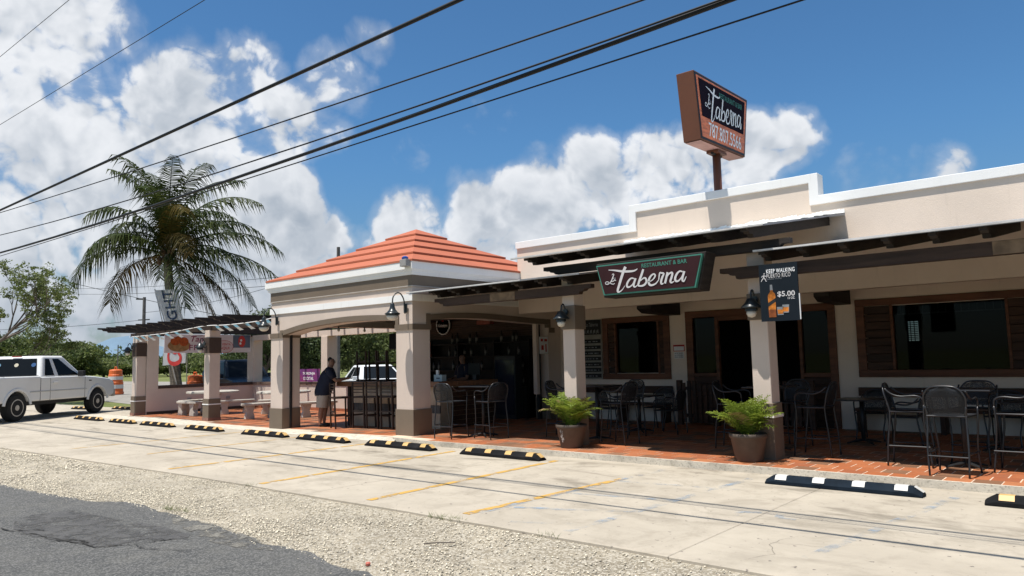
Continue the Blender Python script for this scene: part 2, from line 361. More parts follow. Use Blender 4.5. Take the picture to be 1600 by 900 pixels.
# ------------------------------------------------------------------ mesh helpers
class MB:
    def __init__(s): s.v = []; s.f = []
    def add(s, vs, fs):
        k = len(s.v); s.v += [tuple(v) for v in vs]; s.f += [tuple(i + k for i in f) for f in fs]; return s
    def box(s, x0, x1, y0, y1, z0, z1):
        v = [(x0, y0, z0), (x1, y0, z0), (x1, y1, z0), (x0, y1, z0), (x0, y0, z1), (x1, y0, z1), (x1, y1, z1), (x0, y1, z1)]
        return s.add(v, [(0, 3, 2, 1), (4, 5, 6, 7), (0, 1, 5, 4), (1, 2, 6, 5), (2, 3, 7, 6), (3, 0, 4, 7)])
    def hexa(s, b, t):
        """bottom quad (ccw from above) and top quad"""
        return s.add(list(b) + list(t), [(0, 3, 2, 1), (4, 5, 6, 7), (0, 1, 5, 4), (1, 2, 6, 5), (2, 3, 7, 6), (3, 0, 4, 7)])
    def prism(s, pts, plane, a, b):
        def P(p, q):
            return {'xz': (p[0], q, p[1]), 'yz': (q, p[0], p[1]), 'xy': (p[0], p[1], q)}[plane]
        n = len(pts)
        v = [P(p, a) for p in pts] + [P(p, b) for p in pts]
        area = sum(pts[i][0] * pts[(i + 1) % n][1] - pts[(i + 1) % n][0] * pts[i][1] for i in range(n))
        flip = (area > 0) ^ (a > b)
        if plane == 'xz': flip = not flip
        c0 = tuple(range(n)); c1 = tuple(range(n, 2 * n))
        fs = []
        if flip:
            fs += [tuple(reversed(c0)), c1] + [(i, (i + 1) % n, n + (i + 1) % n, n + i) for i in range(n)]
        else:
            fs += [c0, tuple(reversed(c1))] + [((i + 1) % n, i, n + i, n + (i + 1) % n) for i in range(n)]
        return s.add(v, fs)
    def tube(s, pts, r, n=6, cap=True):
        pts = [Vector(p) for p in pts]; m = len(pts)
        rs = r if isinstance(r, (list, tuple)) else [r] * m
        vs = []; prev = None
        for i, p in enumerate(pts):
            t = (pts[min(i + 1, m - 1)] - pts[max(i - 1, 0)])
            if t.length < 1e-9: t = Vector((0, 0, 1))
            t.normalize()
            if prev is None:
                a = Vector((0, 0, 1)) if abs(t.z) < .9 else Vector((1, 0, 0))
                u = t.cross(a).normalized()
            else:
                u = (prev - t * prev.dot(t))
                u = u.normalized() if u.length > 1e-6 else t.orthogonal().normalized()
            prev = u; w = t.cross(u)
            for k in range(n):
                ang = 2 * math.pi * k / n
                vs.append(p + (u * math.cos(ang) + w * math.sin(ang)) * rs[i])
        fs = []
        for i in range(m - 1):
            for k in range(n):
                a = i * n + k; b = i * n + (k + 1) % n
                fs.append((a, b, b + n, a + n))
        if cap: fs += [tuple(reversed(range(n))), tuple(range((m - 1) * n, m * n))]
        return s.add(vs, fs)
    def lathe(s, prof, n=16, c=(0, 0, 0), axis='z'):
        vs = []
        for r, z in prof:
            for k in range(n):
                a = 2 * math.pi * k / n
                x, y = r * math.cos(a), r * math.sin(a)
                p = {'z': (x, y, z), 'y': (x, -z, y), 'x': (z, x, y)}[axis]
                vs.append((p[0] + c[0], p[1] + c[1], p[2] + c[2]))
        fs = []
        for i in range(len(prof) - 1):
            for k in range(n):
                a = i * n + k; b = i * n + (k + 1) % n
                fs.append((a, b, b + n, a + n))
        fs += [tuple(reversed(range(n))), tuple(range((len(prof) - 1) * n, len(prof) * n))]
        return s.add(vs, fs)
    def quad(s, a, b, c, d): return s.add([a, b, c, d], [(0, 1, 2, 3)])
    def xf(s, mat):
        s.v = [tuple(mat @ Vector(v)) for v in s.v]; return s
    def mesh(s, name, m=None, smooth=False):
        me = bpy.data.meshes.new(name); me.from_pydata(s.v, [], s.f)
        if m: me.materials.append(m)
        if smooth: me.polygons.foreach_set('use_smooth', [True] * len(me.polygons))
        me.update(); return me

def world_loc(o):
    p = Vector((0, 0, 0))
    while o is not None:
        p += o.location; o = o.parent
    return p

def add(name, me, parent=None, world=True, bevel=0.0, seg=2):
    o = bpy.data.objects.new(name, me); COL.objects.link(o)
    if parent is not None:
        o.parent = parent
        if world: o.location = -world_loc(parent)
    if bevel > 0:
        b = o.modifiers.new('bevel', 'BEVEL'); b.width = bevel; b.segments = seg; b.limit_method = 'ANGLE'; b.angle_limit = R(40)
    return o

def B(name, mb, m, parent=None, world=True, smooth=False, bevel=0.0, seg=2):
    return add(name, mb.mesh(name, m, smooth), parent, world, bevel, seg)

def thing(name, label, cat, loc=(0, 0, 0), rotz=0.0, group=None):
    o = bpy.data.objects.new(name, None); COL.objects.link(o)
    o.empty_display_size = 0.2
    o.location = loc; o.rotation_euler = (0, 0, rotz)
    return tag(o, label, cat, group)

def tag(o, label=None, cat=None, group=None, kind=None):
    if label: o['label'] = label
    if cat: o['category'] = cat
    if group: o['group'] = group
    if kind: o['kind'] = kind
    return o

KIDS = None
def copy_tree(o, loc=None, rotz=None, label=None, parent=None):
    c = o.copy(); COL.objects.link(c)
    if parent is not None: c.parent = parent
    for ch in [x for x in bpy.data.objects if x.parent == o]: copy_tree(ch, parent=c)
    if loc is not None: c.location = loc
    if rotz is not None: c.rotation_euler = (0, 0, rotz)
    if label: c['label'] = label
    return c

def crom(pts, k=6):
    """Catmull-Rom through points (any dimension)"""
    P = [np.array(p, float) for p in pts]; P = [2 * P[0] - P[1]] + P + [2 * P[-1] - P[-2]]
    out = []
    for i in range(1, len(P) - 2):
        for j in range(k):
            t = j / k
            out.append(0.5 * ((2 * P[i]) + (-P[i - 1] + P[i + 1]) * t + (2 * P[i - 1] - 5 * P[i] + 4 * P[i + 1] - P[i + 2]) * t * t + (-P[i - 1] + 3 * P[i] - 3 * P[i + 1] + P[i + 2]) * t ** 3))
    out.append(P[-2]); return out

# ------------------------------------------------------------------ lettering
def text_mesh(s, bold=0.0, shear=0.0, spacing=1.0):
    cu = bpy.data.curves.new('lettering', 'FONT'); cu.body = s; cu.size = 1.0; cu.offset = bold; cu.shear = shear; cu.space_character = spacing
    cu.resolution_u = 3
    o = bpy.data.objects.new('lettering', cu); COL.objects.link(o)
    dg = bpy.context.evaluated_depsgraph_get()
    me = bpy.data.meshes.new_from_object(o.evaluated_get(dg))
    v = np.zeros(len(me.vertices) * 3); me.vertices.foreach_get('co', v); v = v.reshape(-1, 3)
    fs = [tuple(p.vertices) for p in me.polygons]
    bpy.data.objects.remove(o); bpy.data.curves.remove(cu); bpy.data.meshes.remove(me)
    v[:, 0] -= v[:, 0].min(); v[:, 1] -= v[:, 1].min()
    v[:, 0] /= v[:, 0].max(); v[:, 1] /= v[:, 1].max()
    return v[:, :2], fs
TEXT = {}
for key, (s, bold, sh, sp) in {'rb': ('RESTAURANT & BAR', .015, 0, 1), 'phone': ('787.807.5566', .008, 0, 1), 'kw': ('KEEP WALKING', .006, 0, 1.12), 'pr': ('PUERTO RICO', .006, 0, 1.12),
                        'jw': ('JOHNNIE WALKER', .004, 0, 1.15), 'price': ('$5.00', .02, 0, 1), 'oz': ('12 OZ.', .02, 0, 1), 'man': ('Tan-JU', .01, .3, 1), 'fro': ('FROZEN', .01, 0, 1.1),
                        'venta': ('DE VENTA', .01, 0, 1), 'aqui': ('AQUI', .015, 0, 1), 'tor': ('TORONJA', .012, 0, 1), 'cock': ('COCKTAIL', .012, 0, 1), 'light': ('LIGHT', .02, 0, 1.1),
                        'beer': ('Heineken', .02, 0, 1), 'menuhead': ('La Taberna', .01, .35, 1), 'ba': ('BA', .02, 0, 1), 'warn1': ('AVISO', .01, 0, 1), 'warn2': ('NO SE PERMITE', .02, 0, 1), 'warn3': ('EL CONSUMO', .02, 0, 1), 'warn4': ('EN LA ACERA', .02, 0, 1)}.items():
    TEXT[key] = text_mesh(s, bold, sh, sp)

def letters(name, key, org, xd, yd, w, h, m, parent, off=0.004, tilt=0.0):
    """flat lettering on a board: lower-left corner, unit right, unit up, width, height"""
    v, fs = TEXT[key]
    org, xd, yd = Vector(org), Vector(xd).normalized(), Vector(yd).normalized()
    nrm = xd.cross(yd)
    mb = MB()
    mb.add([org + xd * (a * w) + yd * (b * h + a * w * tilt) + nrm * off for a, b in v], fs)
    return B(name, mb, m, parent)

SCRIPT = [([(0.043, 0.257), (0.128, 0.245), (0.231, 0.224), (0.334, 0.216), (0.385, 0.22), (0.418, 0.236)], [0.0076, 0.0172, 0.0248, 0.0229, 0.0172, 0.0076]), ([(0.267, 0.272), (0.242, 0.229), (0.213, 0.165), (0.178, 0.078), (0.155, 0.017), (0.165, 0.0), (0.191, 0.005), (0.223, 0.029), (0.25, 0.063)], [0.0344, 0.0344, 0.0324, 0.0305, 0.0267, 0.021, 0.0134, 0.0095, 0.0057]), ([(0.373, 0.131), (0.336, 0.138), (0.299, 0.112), (0.277, 0.074), (0.283, 0.047), (0.311, 0.045), (0.348, 0.068), (0.378, 0.11)], [0.0134, 0.0172, 0.0229, 0.0248, 0.0229, 0.0172, 0.0134, 0.0115]), ([(0.391, 0.133), (0.371, 0.088), (0.363, 0.052), (0.382, 0.039), (0.413, 0.058)], [0.0248, 0.0248, 0.0229, 0.0153, 0.0076]), ([(0.491, 0.223), (0.468, 0.168), (0.44, 0.109), (0.416, 0.048)], [0.0248, 0.0267, 0.0267, 0.0229]), ([(0.416, 0.049), (0.458, 0.043), (0.498, 0.053), (0.524, 0.084), (0.516, 0.12), (0.491, 0.126), (0.452, 0.101)], [0.0153, 0.0191, 0.0229, 0.0229, 0.021, 0.0153, 0.0115]), ([(0.524, 0.088), (0.563, 0.082), (0.608, 0.103), (0.634, 0.14), (0.616, 0.159), (0.581, 0.14), (0.554, 0.099), (0.557, 0.055), (0.586, 0.04), (0.635, 0.053), (0.674, 0.089)], [0.0076, 0.0095, 0.0134, 0.0191, 0.0172, 0.021, 0.0267, 0.0248, 0.021, 0.0153, 0.0095]), ([(0.674, 0.089), (0.69, 0.16), (0.71, 0.161), (0.738, 0.152), (0.717, 0.111), (0.702, 0.069), (0.707, 0.044), (0.731, 0.049)], [0.0115, 0.0172, 0.0172, 0.0191, 0.0248, 0.0248, 0.0191, 0.0095]), ([(0.784, 0.163), (0.767, 0.106), (0.748, 0.046)], [0.0248, 0.0248, 0.0248]), ([(0.754, 0.082), (0.792, 0.136), (0.826, 0.155), (0.84, 0.144), (0.829, 0.105), (0.813, 0.064), (0.826, 0.048), (0.857, 0.06)], [0.0115, 0.0153, 0.0191, 0.0229, 0.0248, 0.0229, 0.0172, 0.0076]), ([(0.961, 0.151), (0.927, 0.16), (0.891, 0.133), (0.87, 0.088), (0.878, 0.061), (0.906, 0.06), (0.94, 0.089), (0.968, 0.132)], [0.0134, 0.0172, 0.0229, 0.0248, 0.0229, 0.0172, 0.0134, 0.0115]), ([(0.98, 0.155), (0.961, 0.106), (0.953, 0.066), (0.97, 0.051), (1.0, 0.098)], [0.0248, 0.0248, 0.0229, 0.0153, 0.0067]), ([(0.09, 0.194), (0.101, 0.206), (0.115, 0.199), (0.098, 0.166), (0.075, 0.123), (0.037, 0.099), (0.005, 0.101), (0.0, 0.118), (0.027, 0.125), (0.064, 0.105), (0.1, 0.092), (0.124, 0.1)], [0.0057, 0.0086, 0.0105, 0.0124, 0.0124, 0.0105, 0.0086, 0.0076, 0.0076, 0.0086, 0.0086, 0.0057]), ([(0.116, 0.162), (0.094, 0.153), (0.086, 0.131), (0.101, 0.122), (0.121, 0.144), (0.132, 0.163), (0.123, 0.132), (0.142, 0.133)], [0.0076, 0.0095, 0.0105, 0.0086, 0.0076, 0.0095, 0.0105, 0.0057])]

def ribbon(mb, pts, ws, org, xd, yd, sx, sy, nrm, off):
    P = crom([(x, y, w) for (x, y), w in zip(pts, ws)], 5)
    rows = []
    for i, p in enumerate(P):
        a = P[max(i - 1, 0)]; b = P[min(i + 1, len(P) - 1)]
        t = np.array([(b[0] - a[0]) * sx, (b[1] - a[1]) * sy]); t /= (np.linalg.norm(t) + 1e-9)
        n = np.array([-t[1], t[0]]); w = max(p[2], .002) * sx * 0.5
        for s in (1, -1):
            rows.append(org + xd * (p[0] * sx + n[0] * w * s) + yd * (p[1] * sy + n[1] * w * s) + nrm * off)
    fs = [(2 * i, 2 * i + 1, 2 * i + 3, 2 * i + 2) for i in range(len(P) - 1)]
    mb.add(rows, fs)

def script_name(org, xd, yd, w, m, parent, off=0.004, sy=1.0):
    org, xd, yd = Vector(org), Vector(xd).normalized(), Vector(yd).normalized(); nrm = xd.cross(yd)
    mb = MB()
    for i, (pts, ws) in enumerate(SCRIPT): ribbon(mb, pts, ws, org, xd, yd, w, w * sy, nrm, off + i * 0.0006)
    return B('script_lettering', mb, m, parent)

# ------------------------------------------------------------------ ground
def ground_mat(name, cols, scales, bump, bscale, rough=0.9, speck=None):
    m = bpy.data.materials.new(name); m.use_nodes = True
    nt = NT(m.node_tree); b = nt.n['Principled BSDF']
    geo = nt.new('ShaderNodeNewGeometry'); P = geo.outputs['Position']
    c = nt.mix(nt.rng(nt.noise(P, scales[0], 6, 0.6), .3, .7), cols[0], cols[1])
    c = nt.mix(nt.rng(nt.noise(P, scales[1], 8, 0.65), .42, .75), c, cols[2])
    if speck:
        vo = nt.new('ShaderNodeTexVoronoi'); vo.inputs['Scale'].default_value = speck[0]; nt.link(P, vo.inputs['Vector'])
        sp = nt.new('ShaderNodeSeparateColor'); nt.link(vo.outputs['Color'], sp.inputs[0])
        c = nt.mix(nt.rng(sp.outputs[0], speck[1], speck[1] + .25, 0, speck[2]), c, speck[3])
    nt.link(c, b.inputs['Base Color']); b.inputs['Roughness'].default_value = rough; b.inputs['Specular IOR Level'].default_value = 0.2
    bp = nt.new('ShaderNodeBump'); bp.inputs['Strength'].default_value = bump; bp.inputs['Distance'].default_value = 0.03
    nt.link(nt.noise(P, bscale, 6, 0.7), bp.inputs['Height']); nt.link(bp.outputs[0], b.inputs['Normal'])
    MATS[name] = m
    return m
grass_m = ground_mat('grass_ground', ((0.085, 0.115, 0.028), (0.15, 0.165, 0.050), (0.20, 0.175, 0.075)), (0.12, 0.5), 0.6, 9)
dirt_m = ground_mat('pale_gravel_lane', ((0.24, 0.22, 0.19), (0.30, 0.28, 0.25), (0.20, 0.185, 0.16)), (0.2, 1.2), 0.5, 12)
asphalt_m = ground_mat('worn_asphalt', ((0.070, 0.071, 0.070), (0.098, 0.097, 0.093), (0.118, 0.115, 0.105)), (0.8, 2.5), 0.55, 95, speck=(75, .50, .75, (0.19, 0.185, 0.175)))
patch_m = ground_mat('asphalt_patch', ((0.070, 0.069, 0.069), (0.098, 0.096, 0.093), (0.088, 0.086, 0.083)), (2.5, 7), 0.4, 120, speck=(110, .60, .5, (0.15, 0.145, 0.14)))
silt_m = ground_mat('grey_silt', ((0.125, 0.118, 0.104), (0.19, 0.178, 0.152), (0.105, 0.10, 0.092)), (2.2, 5), 0.4, 60, speck=(90, .55, .6, (0.30, 0.285, 0.25)))
gravel_base = ground_mat('packed_gravel', ((0.27, 0.232, 0.172), (0.42, 0.365, 0.275), (0.22, 0.19, 0.145)), (1.1, 3.0), 0.8, 45, speck=(55, .50, .8, (0.56, 0.51, 0.42)))

def slab_mat():
    m = bpy.data.materials.new('sunbleached_concrete'); m.use_nodes = True
    nt = NT(m.node_tree); b = nt.n['Principled BSDF']
    geo = nt.new('ShaderNodeNewGeometry'); P = geo.outputs['Position']
    c = nt.mix(nt.rng(nt.noise(P, 0.7, 7, 0.6), .3, .7), (0.375, 0.328, 0.262), (0.46, 0.405, 0.325))
    c = nt.mix(nt.rng(nt.noise(P, 5.0, 9, 0.7), .48, .76, 0, .6), c, (0.325, 0.285, 0.225))
    c = nt.mix(nt.rng(nt.noise(P, 1.6, 9, 0.74, .6), .48, .66, 0, .6), c, (0.27, 0.232, 0.18))
    mp = nt.new('ShaderNodeMapping'); mp.inputs['Scale'].default_value = (0.55, 1.5, 1); nt.link(P, mp.inputs[0])
    st = nt.rng(nt.noise(mp.outputs[0], 1.1, 7, 0.68, .5), .50, .68, 0, .9)     # oil and tyre stains where cars stand
    sx = nt.new('ShaderNodeSeparateXYZ'); nt.link(P, sx.inputs[0])
    near = nt.rng(sx.outputs['Y'], 6.0, 8.8, .35, 1.0)
    c = nt.mix(nt.math('MULTIPLY', st, near), c, (0.185, 0.158, 0.122))
    sp = nt.rng(nt.noise(P, 14, 3, 0.5), .665, .72, 0, .85)                         # small dark droplets
    c = nt.mix(sp, c, (0.12, 0.10, 0.09))
    fine = nt.noise(P, 90, 4, 0.7)
    c = nt.mix(nt.rng(fine, .35, .7, 0, .25), c, (0.30, 0.28, 0.24))
    nt.link(c, b.inputs['Base Color']); b.inputs['Roughness'].default_value = 0.88; b.inputs['Specular IOR Level'].default_value = 0.2
    bp = nt.new('ShaderNodeBump'); bp.inputs['Strength'].default_value = 0.22; bp.inputs['Distance'].default_value = 0.01
    nt.link(nt.noise(P, 60, 7, 0.7), bp.inputs['Height']); nt.link(bp.outputs[0], b.inputs['Normal'])
    MATS['slab'] = m
    return m
slab_m = slab_mat()
curb_m = ground_mat('grey_curb_concrete', ((0.50, 0.45, 0.37), (0.58, 0.53, 0.44), (0.36, 0.325, 0.265)), (1.5, 5), 0.3, 50, speck=(60, .75, .5, (0.2, 0.18, 0.15)))
yellow_paint = worn('worn_yellow_paint', (0.56, 0.33, 0.075), .40, .52, 4.5)
blue_paint = worn('faded_blue_paint', (0.28, 0.37, 0.47), .44, .72, 3.0, maxa=.75)
crack_m = mk('crack_dark', (0.035, 0.033, 0.030), 0.95, 0.2, 8)

def sheet(name, pts, z, m, kind='structure', parent=None):
    mb = MB(); mb.add([(x, y, z) for x, y in pts], [tuple(range(len(pts)))])
    me = mb.mesh(name, m)
    o = add(name, me, parent)
    if parent is None: o['kind'] = kind
    return o

g = MB()
xs = [-6000, -2000, -600, -250, -120, -80, -45, -20, 0, 30, 120, 600, 3000]; ys = [-2000, -300, -60, -20, 0, 12, 25, 45, 80, 140, 300, 900, 6000]
g.v = [(x, y, -0.045) for y in ys for x in xs]
g.f = [(j * 13 + i, j * 13 + i + 1, (j + 1) * 13 + i + 1, (j + 1) * 13 + i) for j in range(12) for i in range(12)]
o = B('grass_field', g, grass_m); o['kind'] = 'structure'
sheet('gravel_lane', [(-46.5, 16.6), (-36, 15.0), (-27.1, 15.0), (-27.1, 24), (-12, 24), (14, 24), (14, 38), (-20, 40), (-60, 40), (-106, 41), (-104, 36.5)], -0.036, dirt_m)
sheet('gravel_shoulder', [(-60, 1.0), (40, 1.0), (40, 6.0), (-60, 6.0)], -0.028, gravel_base)

# asphalt road with a ragged edge
edge = [(-60, 1.6), (-30, 2.9), (-20, 3.3), (-16, 3.45), (-13.03, 3.56), (-11.41, 3.67), (-10.2, 3.83), (-9.88, 4.08), (-9.53, 4.07), (-8.85, 4.02), (-8.06, 4.01), (-7.65, 4.06), (-7.0, 3.98), (-6.79, 4.0), (-6.52, 3.87), (-6.09, 3.97), (-5.61, 3.92), (-5.15, 3.84), (-4.87, 3.86), (-4.2, 3.84), (-3, 3.9), (-1, 3.85), (2, 3.9), (8, 3.8), (40, 3.7)]
fine_edge = []
for (xa, ya), (xb, yb) in zip(edge[:-1], edge[1:]):
    n = max(2, int((xb - xa) / 0.10)) if xa > -22 and xb < 5 else 3
    for i in range(n):
        t = i / n; fine_edge.append((xa + (xb - xa) * t, ya + (yb - ya) * t + random.uniform(-.035, .035)))
fine_edge.append(edge[-1])
road = sheet('asphalt_road', fine_edge + [(40, -6), (-60, -6)], -0.016, asphalt_m)
sheet('asphalt_patch', [(-9.94, 3.04), (-9.85, 3.43), (-8.93, 3.52), (-8.03, 3.65), (-7.39, 3.66), (-7.2, 3.55), (-7.33, 3.46), (-7.43, 3.12), (-7.64, 2.86), (-8.06, 2.80), (-8.62, 2.66), (-9.23, 2.66), (-9.7, 2.8)], -0.012, patch_m, parent=road)
sheet('silt_patch', [(-8.5, 3.98), (-8.0, 3.78), (-7.4, 3.70), (-6.9, 3.62), (-6.4, 3.66), (-6.1, 3.80), (-6.45, 3.90), (-7.0, 3.99), (-7.6, 4.06), (-8.1, 4.0)], -0.011, silt_m, parent=road)
def crack(pts, w0, parent, z):
    mb = MB(); P = []
    for (a, b) in zip(pts[:-1], pts[1:]):
        for i in range(5):
            t = i / 5; P.append((a[0] + (b[0] - a[0]) * t + random.uniform(-.025, .025), a[1] + (b[1] - a[1]) * t + random.uniform(-.018, .018)))
    P.append(pts[-1]); rows = []
    for i, p in enumerate(P):
        a = P[max(i - 1, 0)]; b = P[min(i + 1, len(P) - 1)]; t = Vector((b[0] - a[0], b[1] - a[1])).normalized()
        w = w0 * random.uniform(.25, 1.0) * min(1, (i + .5) / 3, (len(P) - i - .5) / 3)
        rows += [(p[0] - t.y * w, p[1] + t.x * w, z), (p[0] + t.y * w, p[1] - t.x * w, z)]
    mb.add(rows, [(2 * i, 2 * i + 1, 2 * i + 3, 2 * i + 2) for i in range(len(P) - 1)])
    return B('crack', mb, crack_m, parent)
crack([(-8.9, 2.62), (-8.75, 2.72), (-8.45, 2.72), (-8.2, 2.80), (-8.0, 2.80), (-7.92, 2.86), (-7.64, 2.84), (-7.5, 3.0), (-7.42, 3.14), (-7.36, 3.36), (-7.3, 3.48)], .014, road, -0.007)
crack([(-8.25, 2.70), (-8.1, 2.86), (-8.0, 2.9), (-7.9, 2.89), (-7.85, 2.84)], .026, road, -0.006)
crack([(-9.6, 2.55), (-9.1, 2.62), (-8.95, 2.78), (-8.8, 2.84)], .014, road, -0.0055)
crack([(-7.4, 3.15), (-7.2, 3.1), (-7.0, 3.2), (-6.7, 3.35)], .008, road, -0.0055)

# gravel stones: real little stones strewn over the shoulder, uncountable
def stones(n, xr, dens_fn, smin, smax):
    px = rng.uniform(xr[0], xr[1], n * 3); py = rng.uniform(2.6, 5.75, n * 3)
    keep = rng.uniform(0, 1, n * 3) < dens_fn(px, py)
    px, py = px[keep][:n], py[keep][:n]; n = len(px)
    base = np.array([(1, 0, 0), (0, 1, 0), (-1, 0, 0), (0, -1, 0), (0, 0, .8), (0, 0, -.5)], float)
    faces = np.array([(0, 1, 4), (1, 2, 4), (2, 3, 4), (3, 0, 4), (1, 0, 5), (2, 1, 5), (3, 2, 5), (0, 3, 5)])
    s = smin + (smax - smin) * rng.uniform(0, 1, n) ** 2.2
    V = base[None] * s[:, None, None] * rng.uniform(.55, 1.25, (n, 6, 3))
    a = rng.uniform(0, 6.28, n); ca, sa = np.cos(a), np.sin(a)
    X = V[..., 0] * ca[:, None] - V[..., 1] * sa[:, None]; Y = V[..., 0] * sa[:, None] + V[..., 1] * ca[:, None]
    V = np.stack([X + px[:, None], Y + py[:, None], V[..., 2] * .7 - 0.022 + s[:, None] * .25], -1)
    F = (faces[None] + (np.arange(n) * 6)[:, None, None]).reshape(-1, 3)
    return V.reshape(-1, 3), F
def edge_y(x): return np.interp(x, [e[0] for e in edge], [e[1] for e in edge])
SLAB_X = [-60, -35, -19.1, -10.82, -4.84, -2.28, 2, 40]; SLAB_Y = [4.0, 4.7, 5.18, 5.57, 5.63, 5.60, 5.55, 5.5]
def slab_y(x): return np.interp(x, SLAB_X, SLAB_Y)
def big_array_mesh(name, V, F, m):
    me = bpy.data.meshes.new(name); k = F.shape[1]
    me.vertices.add(len(V)); me.vertices.foreach_set('co', V.astype(np.float32).ravel())
    me.loops.add(F.size); me.loops.foreach_set('vertex_index', F.astype(np.int32).ravel())
    me.polygons.add(len(F)); me.polygons.foreach_set('loop_start', np.arange(0, F.size, k, dtype=np.int32))
    me.materials.append(m); me.update(calc_edges=True); me.validate(); return me
stone_m = mk('limestone_chips', (0.58, 0.515, 0.40), 0.85, 0.2, 30, rand=0.5, island=True)
def stone_density(x, y):
    e, s = edge_y(x), slab_y(x)
    inside = (y > e - .05) & (y < s - .02)
    clump = .5 + .5 * np.sin(x * 2.1 + 1.3 * np.sin(y * 3.1)) * np.sin(y * 2.7 + 1.7 * np.sin(x * 1.3))
    spill = np.exp(-np.maximum(e - y, 0) / .08) * .12 * (y <= e)
    edge_band = np.exp(-((y - e - .30) / .35) ** 2)
    fines = .5 + .5 * np.sin(x * .9 + 2.0 * np.sin(y * 1.9 + x * .35)) * np.sin(y * 3.3 - x * .6)
    return np.where(inside, np.clip(.05 + .75 * clump ** 1.5 * fines + .45 * edge_band * clump, 0, 1), spill)
V1, F1 = stones(60000, (-13, -0.6), stone_density, .003, .016)
V2, F2 = stones(16000, (-26, -13), stone_density, .010, .026)
o = add('gravel_stones', big_array_mesh('gravel_stones', np.vstack([V1, V2]), np.vstack([F1, F2 + len(V1)]), stone_m)); o['kind'] = 'stuff'

# concrete parking slab, poured in bays with open joints
slab = thing('parking_slab', None, None, (-14, 8, 0)); slab['kind'] = 'structure'
joints = [-60, -45, -34.3, -29.1, -23.9, -18.7, -13.5, -8.3, -3.12, 2.1, 7.3, 20, 40]
for a, b in zip(joints[:-1], joints[1:]):
    n = 8; top = []
    xs_ = [a + .003 + (b - a - .006) * i / n for i in range(n + 1)]
    far = 10.14 if a > -34.5 else 13.2
    pts = [(x, float(slab_y(x)) + random.uniform(-.015, .015)) for x in xs_] + [(xs_[-1], far), (xs_[0], far)]
    B('slab_panel', MB().prism(pts, 'xy', -0.12, 0.0), slab_m, slab, bevel=.006, seg=1)
B('slab_panel', MB().box(-34.29, -26.95, 10.152, 13.2, -.12, 0), slab_m, slab, bevel=.006, seg=1)
B('joint_filler', MB().box(-59, 39, 5.9, 10.1, -0.03, -0.014), mk('joint_dirt', (0.06, 0.052, 0.042), .95, .2, 5), slab)
def strip(name, a, b, w, m, z=0.004):
    a, b = Vector((*a, 0)), Vector((*b, 0)); t = (b - a).normalized(); n = Vector((-t.y, t.x, 0)) * w / 2; u = Vector((0, 0, z))
    k = 12; mb = MB(); rows = []
    for i in range(k + 1):
        p = a + (b - a) * i / k; rows += [p + n * random.uniform(.85, 1.1) + u, p - n * random.uniform(.85, 1.1) + u]
    mb.add(rows, [(2 * i, 2 * i + 1, 2 * i + 3, 2 * i + 2) for i in range(k)])
    return B(name, mb, m, slab)
for xa, ya, xb, yb in ((-5.70, 5.87, -5.52, 8.75), (-7.25, 5.79, -7.37, 9.72), (-9.53, 5.72, -9.76, 9.78), (-12.23, 5.68, -12.25, 9.86), (-14.7, 6.4, -14.8, 9.9), (-17.2, 5.9, -17.3, 9.9)):
    strip('parking_line', (xa, ya), (xb, yb), .11 if xa > -13 else .07, yellow_paint)
for xa, ya, xb, yb, w in ((-5.62, 6.0, -5.44, 9.75, .10), (-4.33, 5.84, -4.09, 9.67, .11), (-5.5, 6.44, -4.25, 6.95, .09), (-5.05, 5.85, -4.42, 6.15, .08), (-5.45, 8.55, -3.85, 8.80, .07), (-5.45, 7.5, -4.25, 7.75, .08), (-1.97, 7.87, -1.72, 9.62, .11), (-2.2, 6.2, -2.0, 7.6, .10)):
    strip('faded_blue_line', (xa, ya), (xb, yb), w, blue_paint, .0045)
def arc_mark(pts, w):
    for a, b in zip(pts[:-1], pts[1:]): strip('accessible_bay_mark', a, b, w, blue_paint, .005)
arc_mark([(-3.15, 7.66), (-3.32, 7.60), (-3.38, 7.48), (-3.30, 7.38)], .075)
arc_mark([(-2.98, 7.78), (-2.93, 7.55)], .09); arc_mark([(-2.93, 7.53), (-2.75, 7.52)], .06)
for pts, w in (([(-2.6, 5.8), (-2.45, 6.15), (-2.62, 6.5), (-2.5, 6.9)], .0016), ([(-2.62, 6.5), (-2.2, 6.62), (-1.9, 6.9)], .0014)):
    crack(pts, w, slab, .0035)
tag(B('litter_cap', MB().lathe([(.020, -.02), (.022, -.004), (.016, .004)], 10, (-5.03, 4.01, 0)), mk('red_plastic', (.50, .14, .10), .6)), 'small red plastic cap lying in the roadside gravel', 'litter')
tag(B('twig', MB().tube([(-5.12, 4.72, 0), (-5.0, 4.80, .012), (-4.90, 4.90, .005)], .006, 5), bark_dark), 'thin dark twig lying on the gravel shoulder', 'twig')

def broken_edge(m, scale, lo, hi):
    """let the sheet below show through in ragged spots"""
    nt = NT(m.node_tree); b = nt.n['Principled BSDF']; out = nt.n['Material Output']
    P = nt.new('ShaderNodeNewGeometry').outputs['Position']
    tr = nt.new('ShaderNodeBsdfTransparent'); mx = nt.new('ShaderNodeMixShader')
    nt.link(nt.rng(nt.noise(P, scale, 9, .7), lo, hi), mx.inputs[0])
    nt.link(tr.outputs[0], mx.inputs[1]); nt.link(b.outputs[0], mx.inputs[2]); nt.link(mx.outputs[0], out.inputs[0])
broken_edge(patch_m, 3.0, .40, .55); broken_edge(silt_m, 4.0, .44, .60)

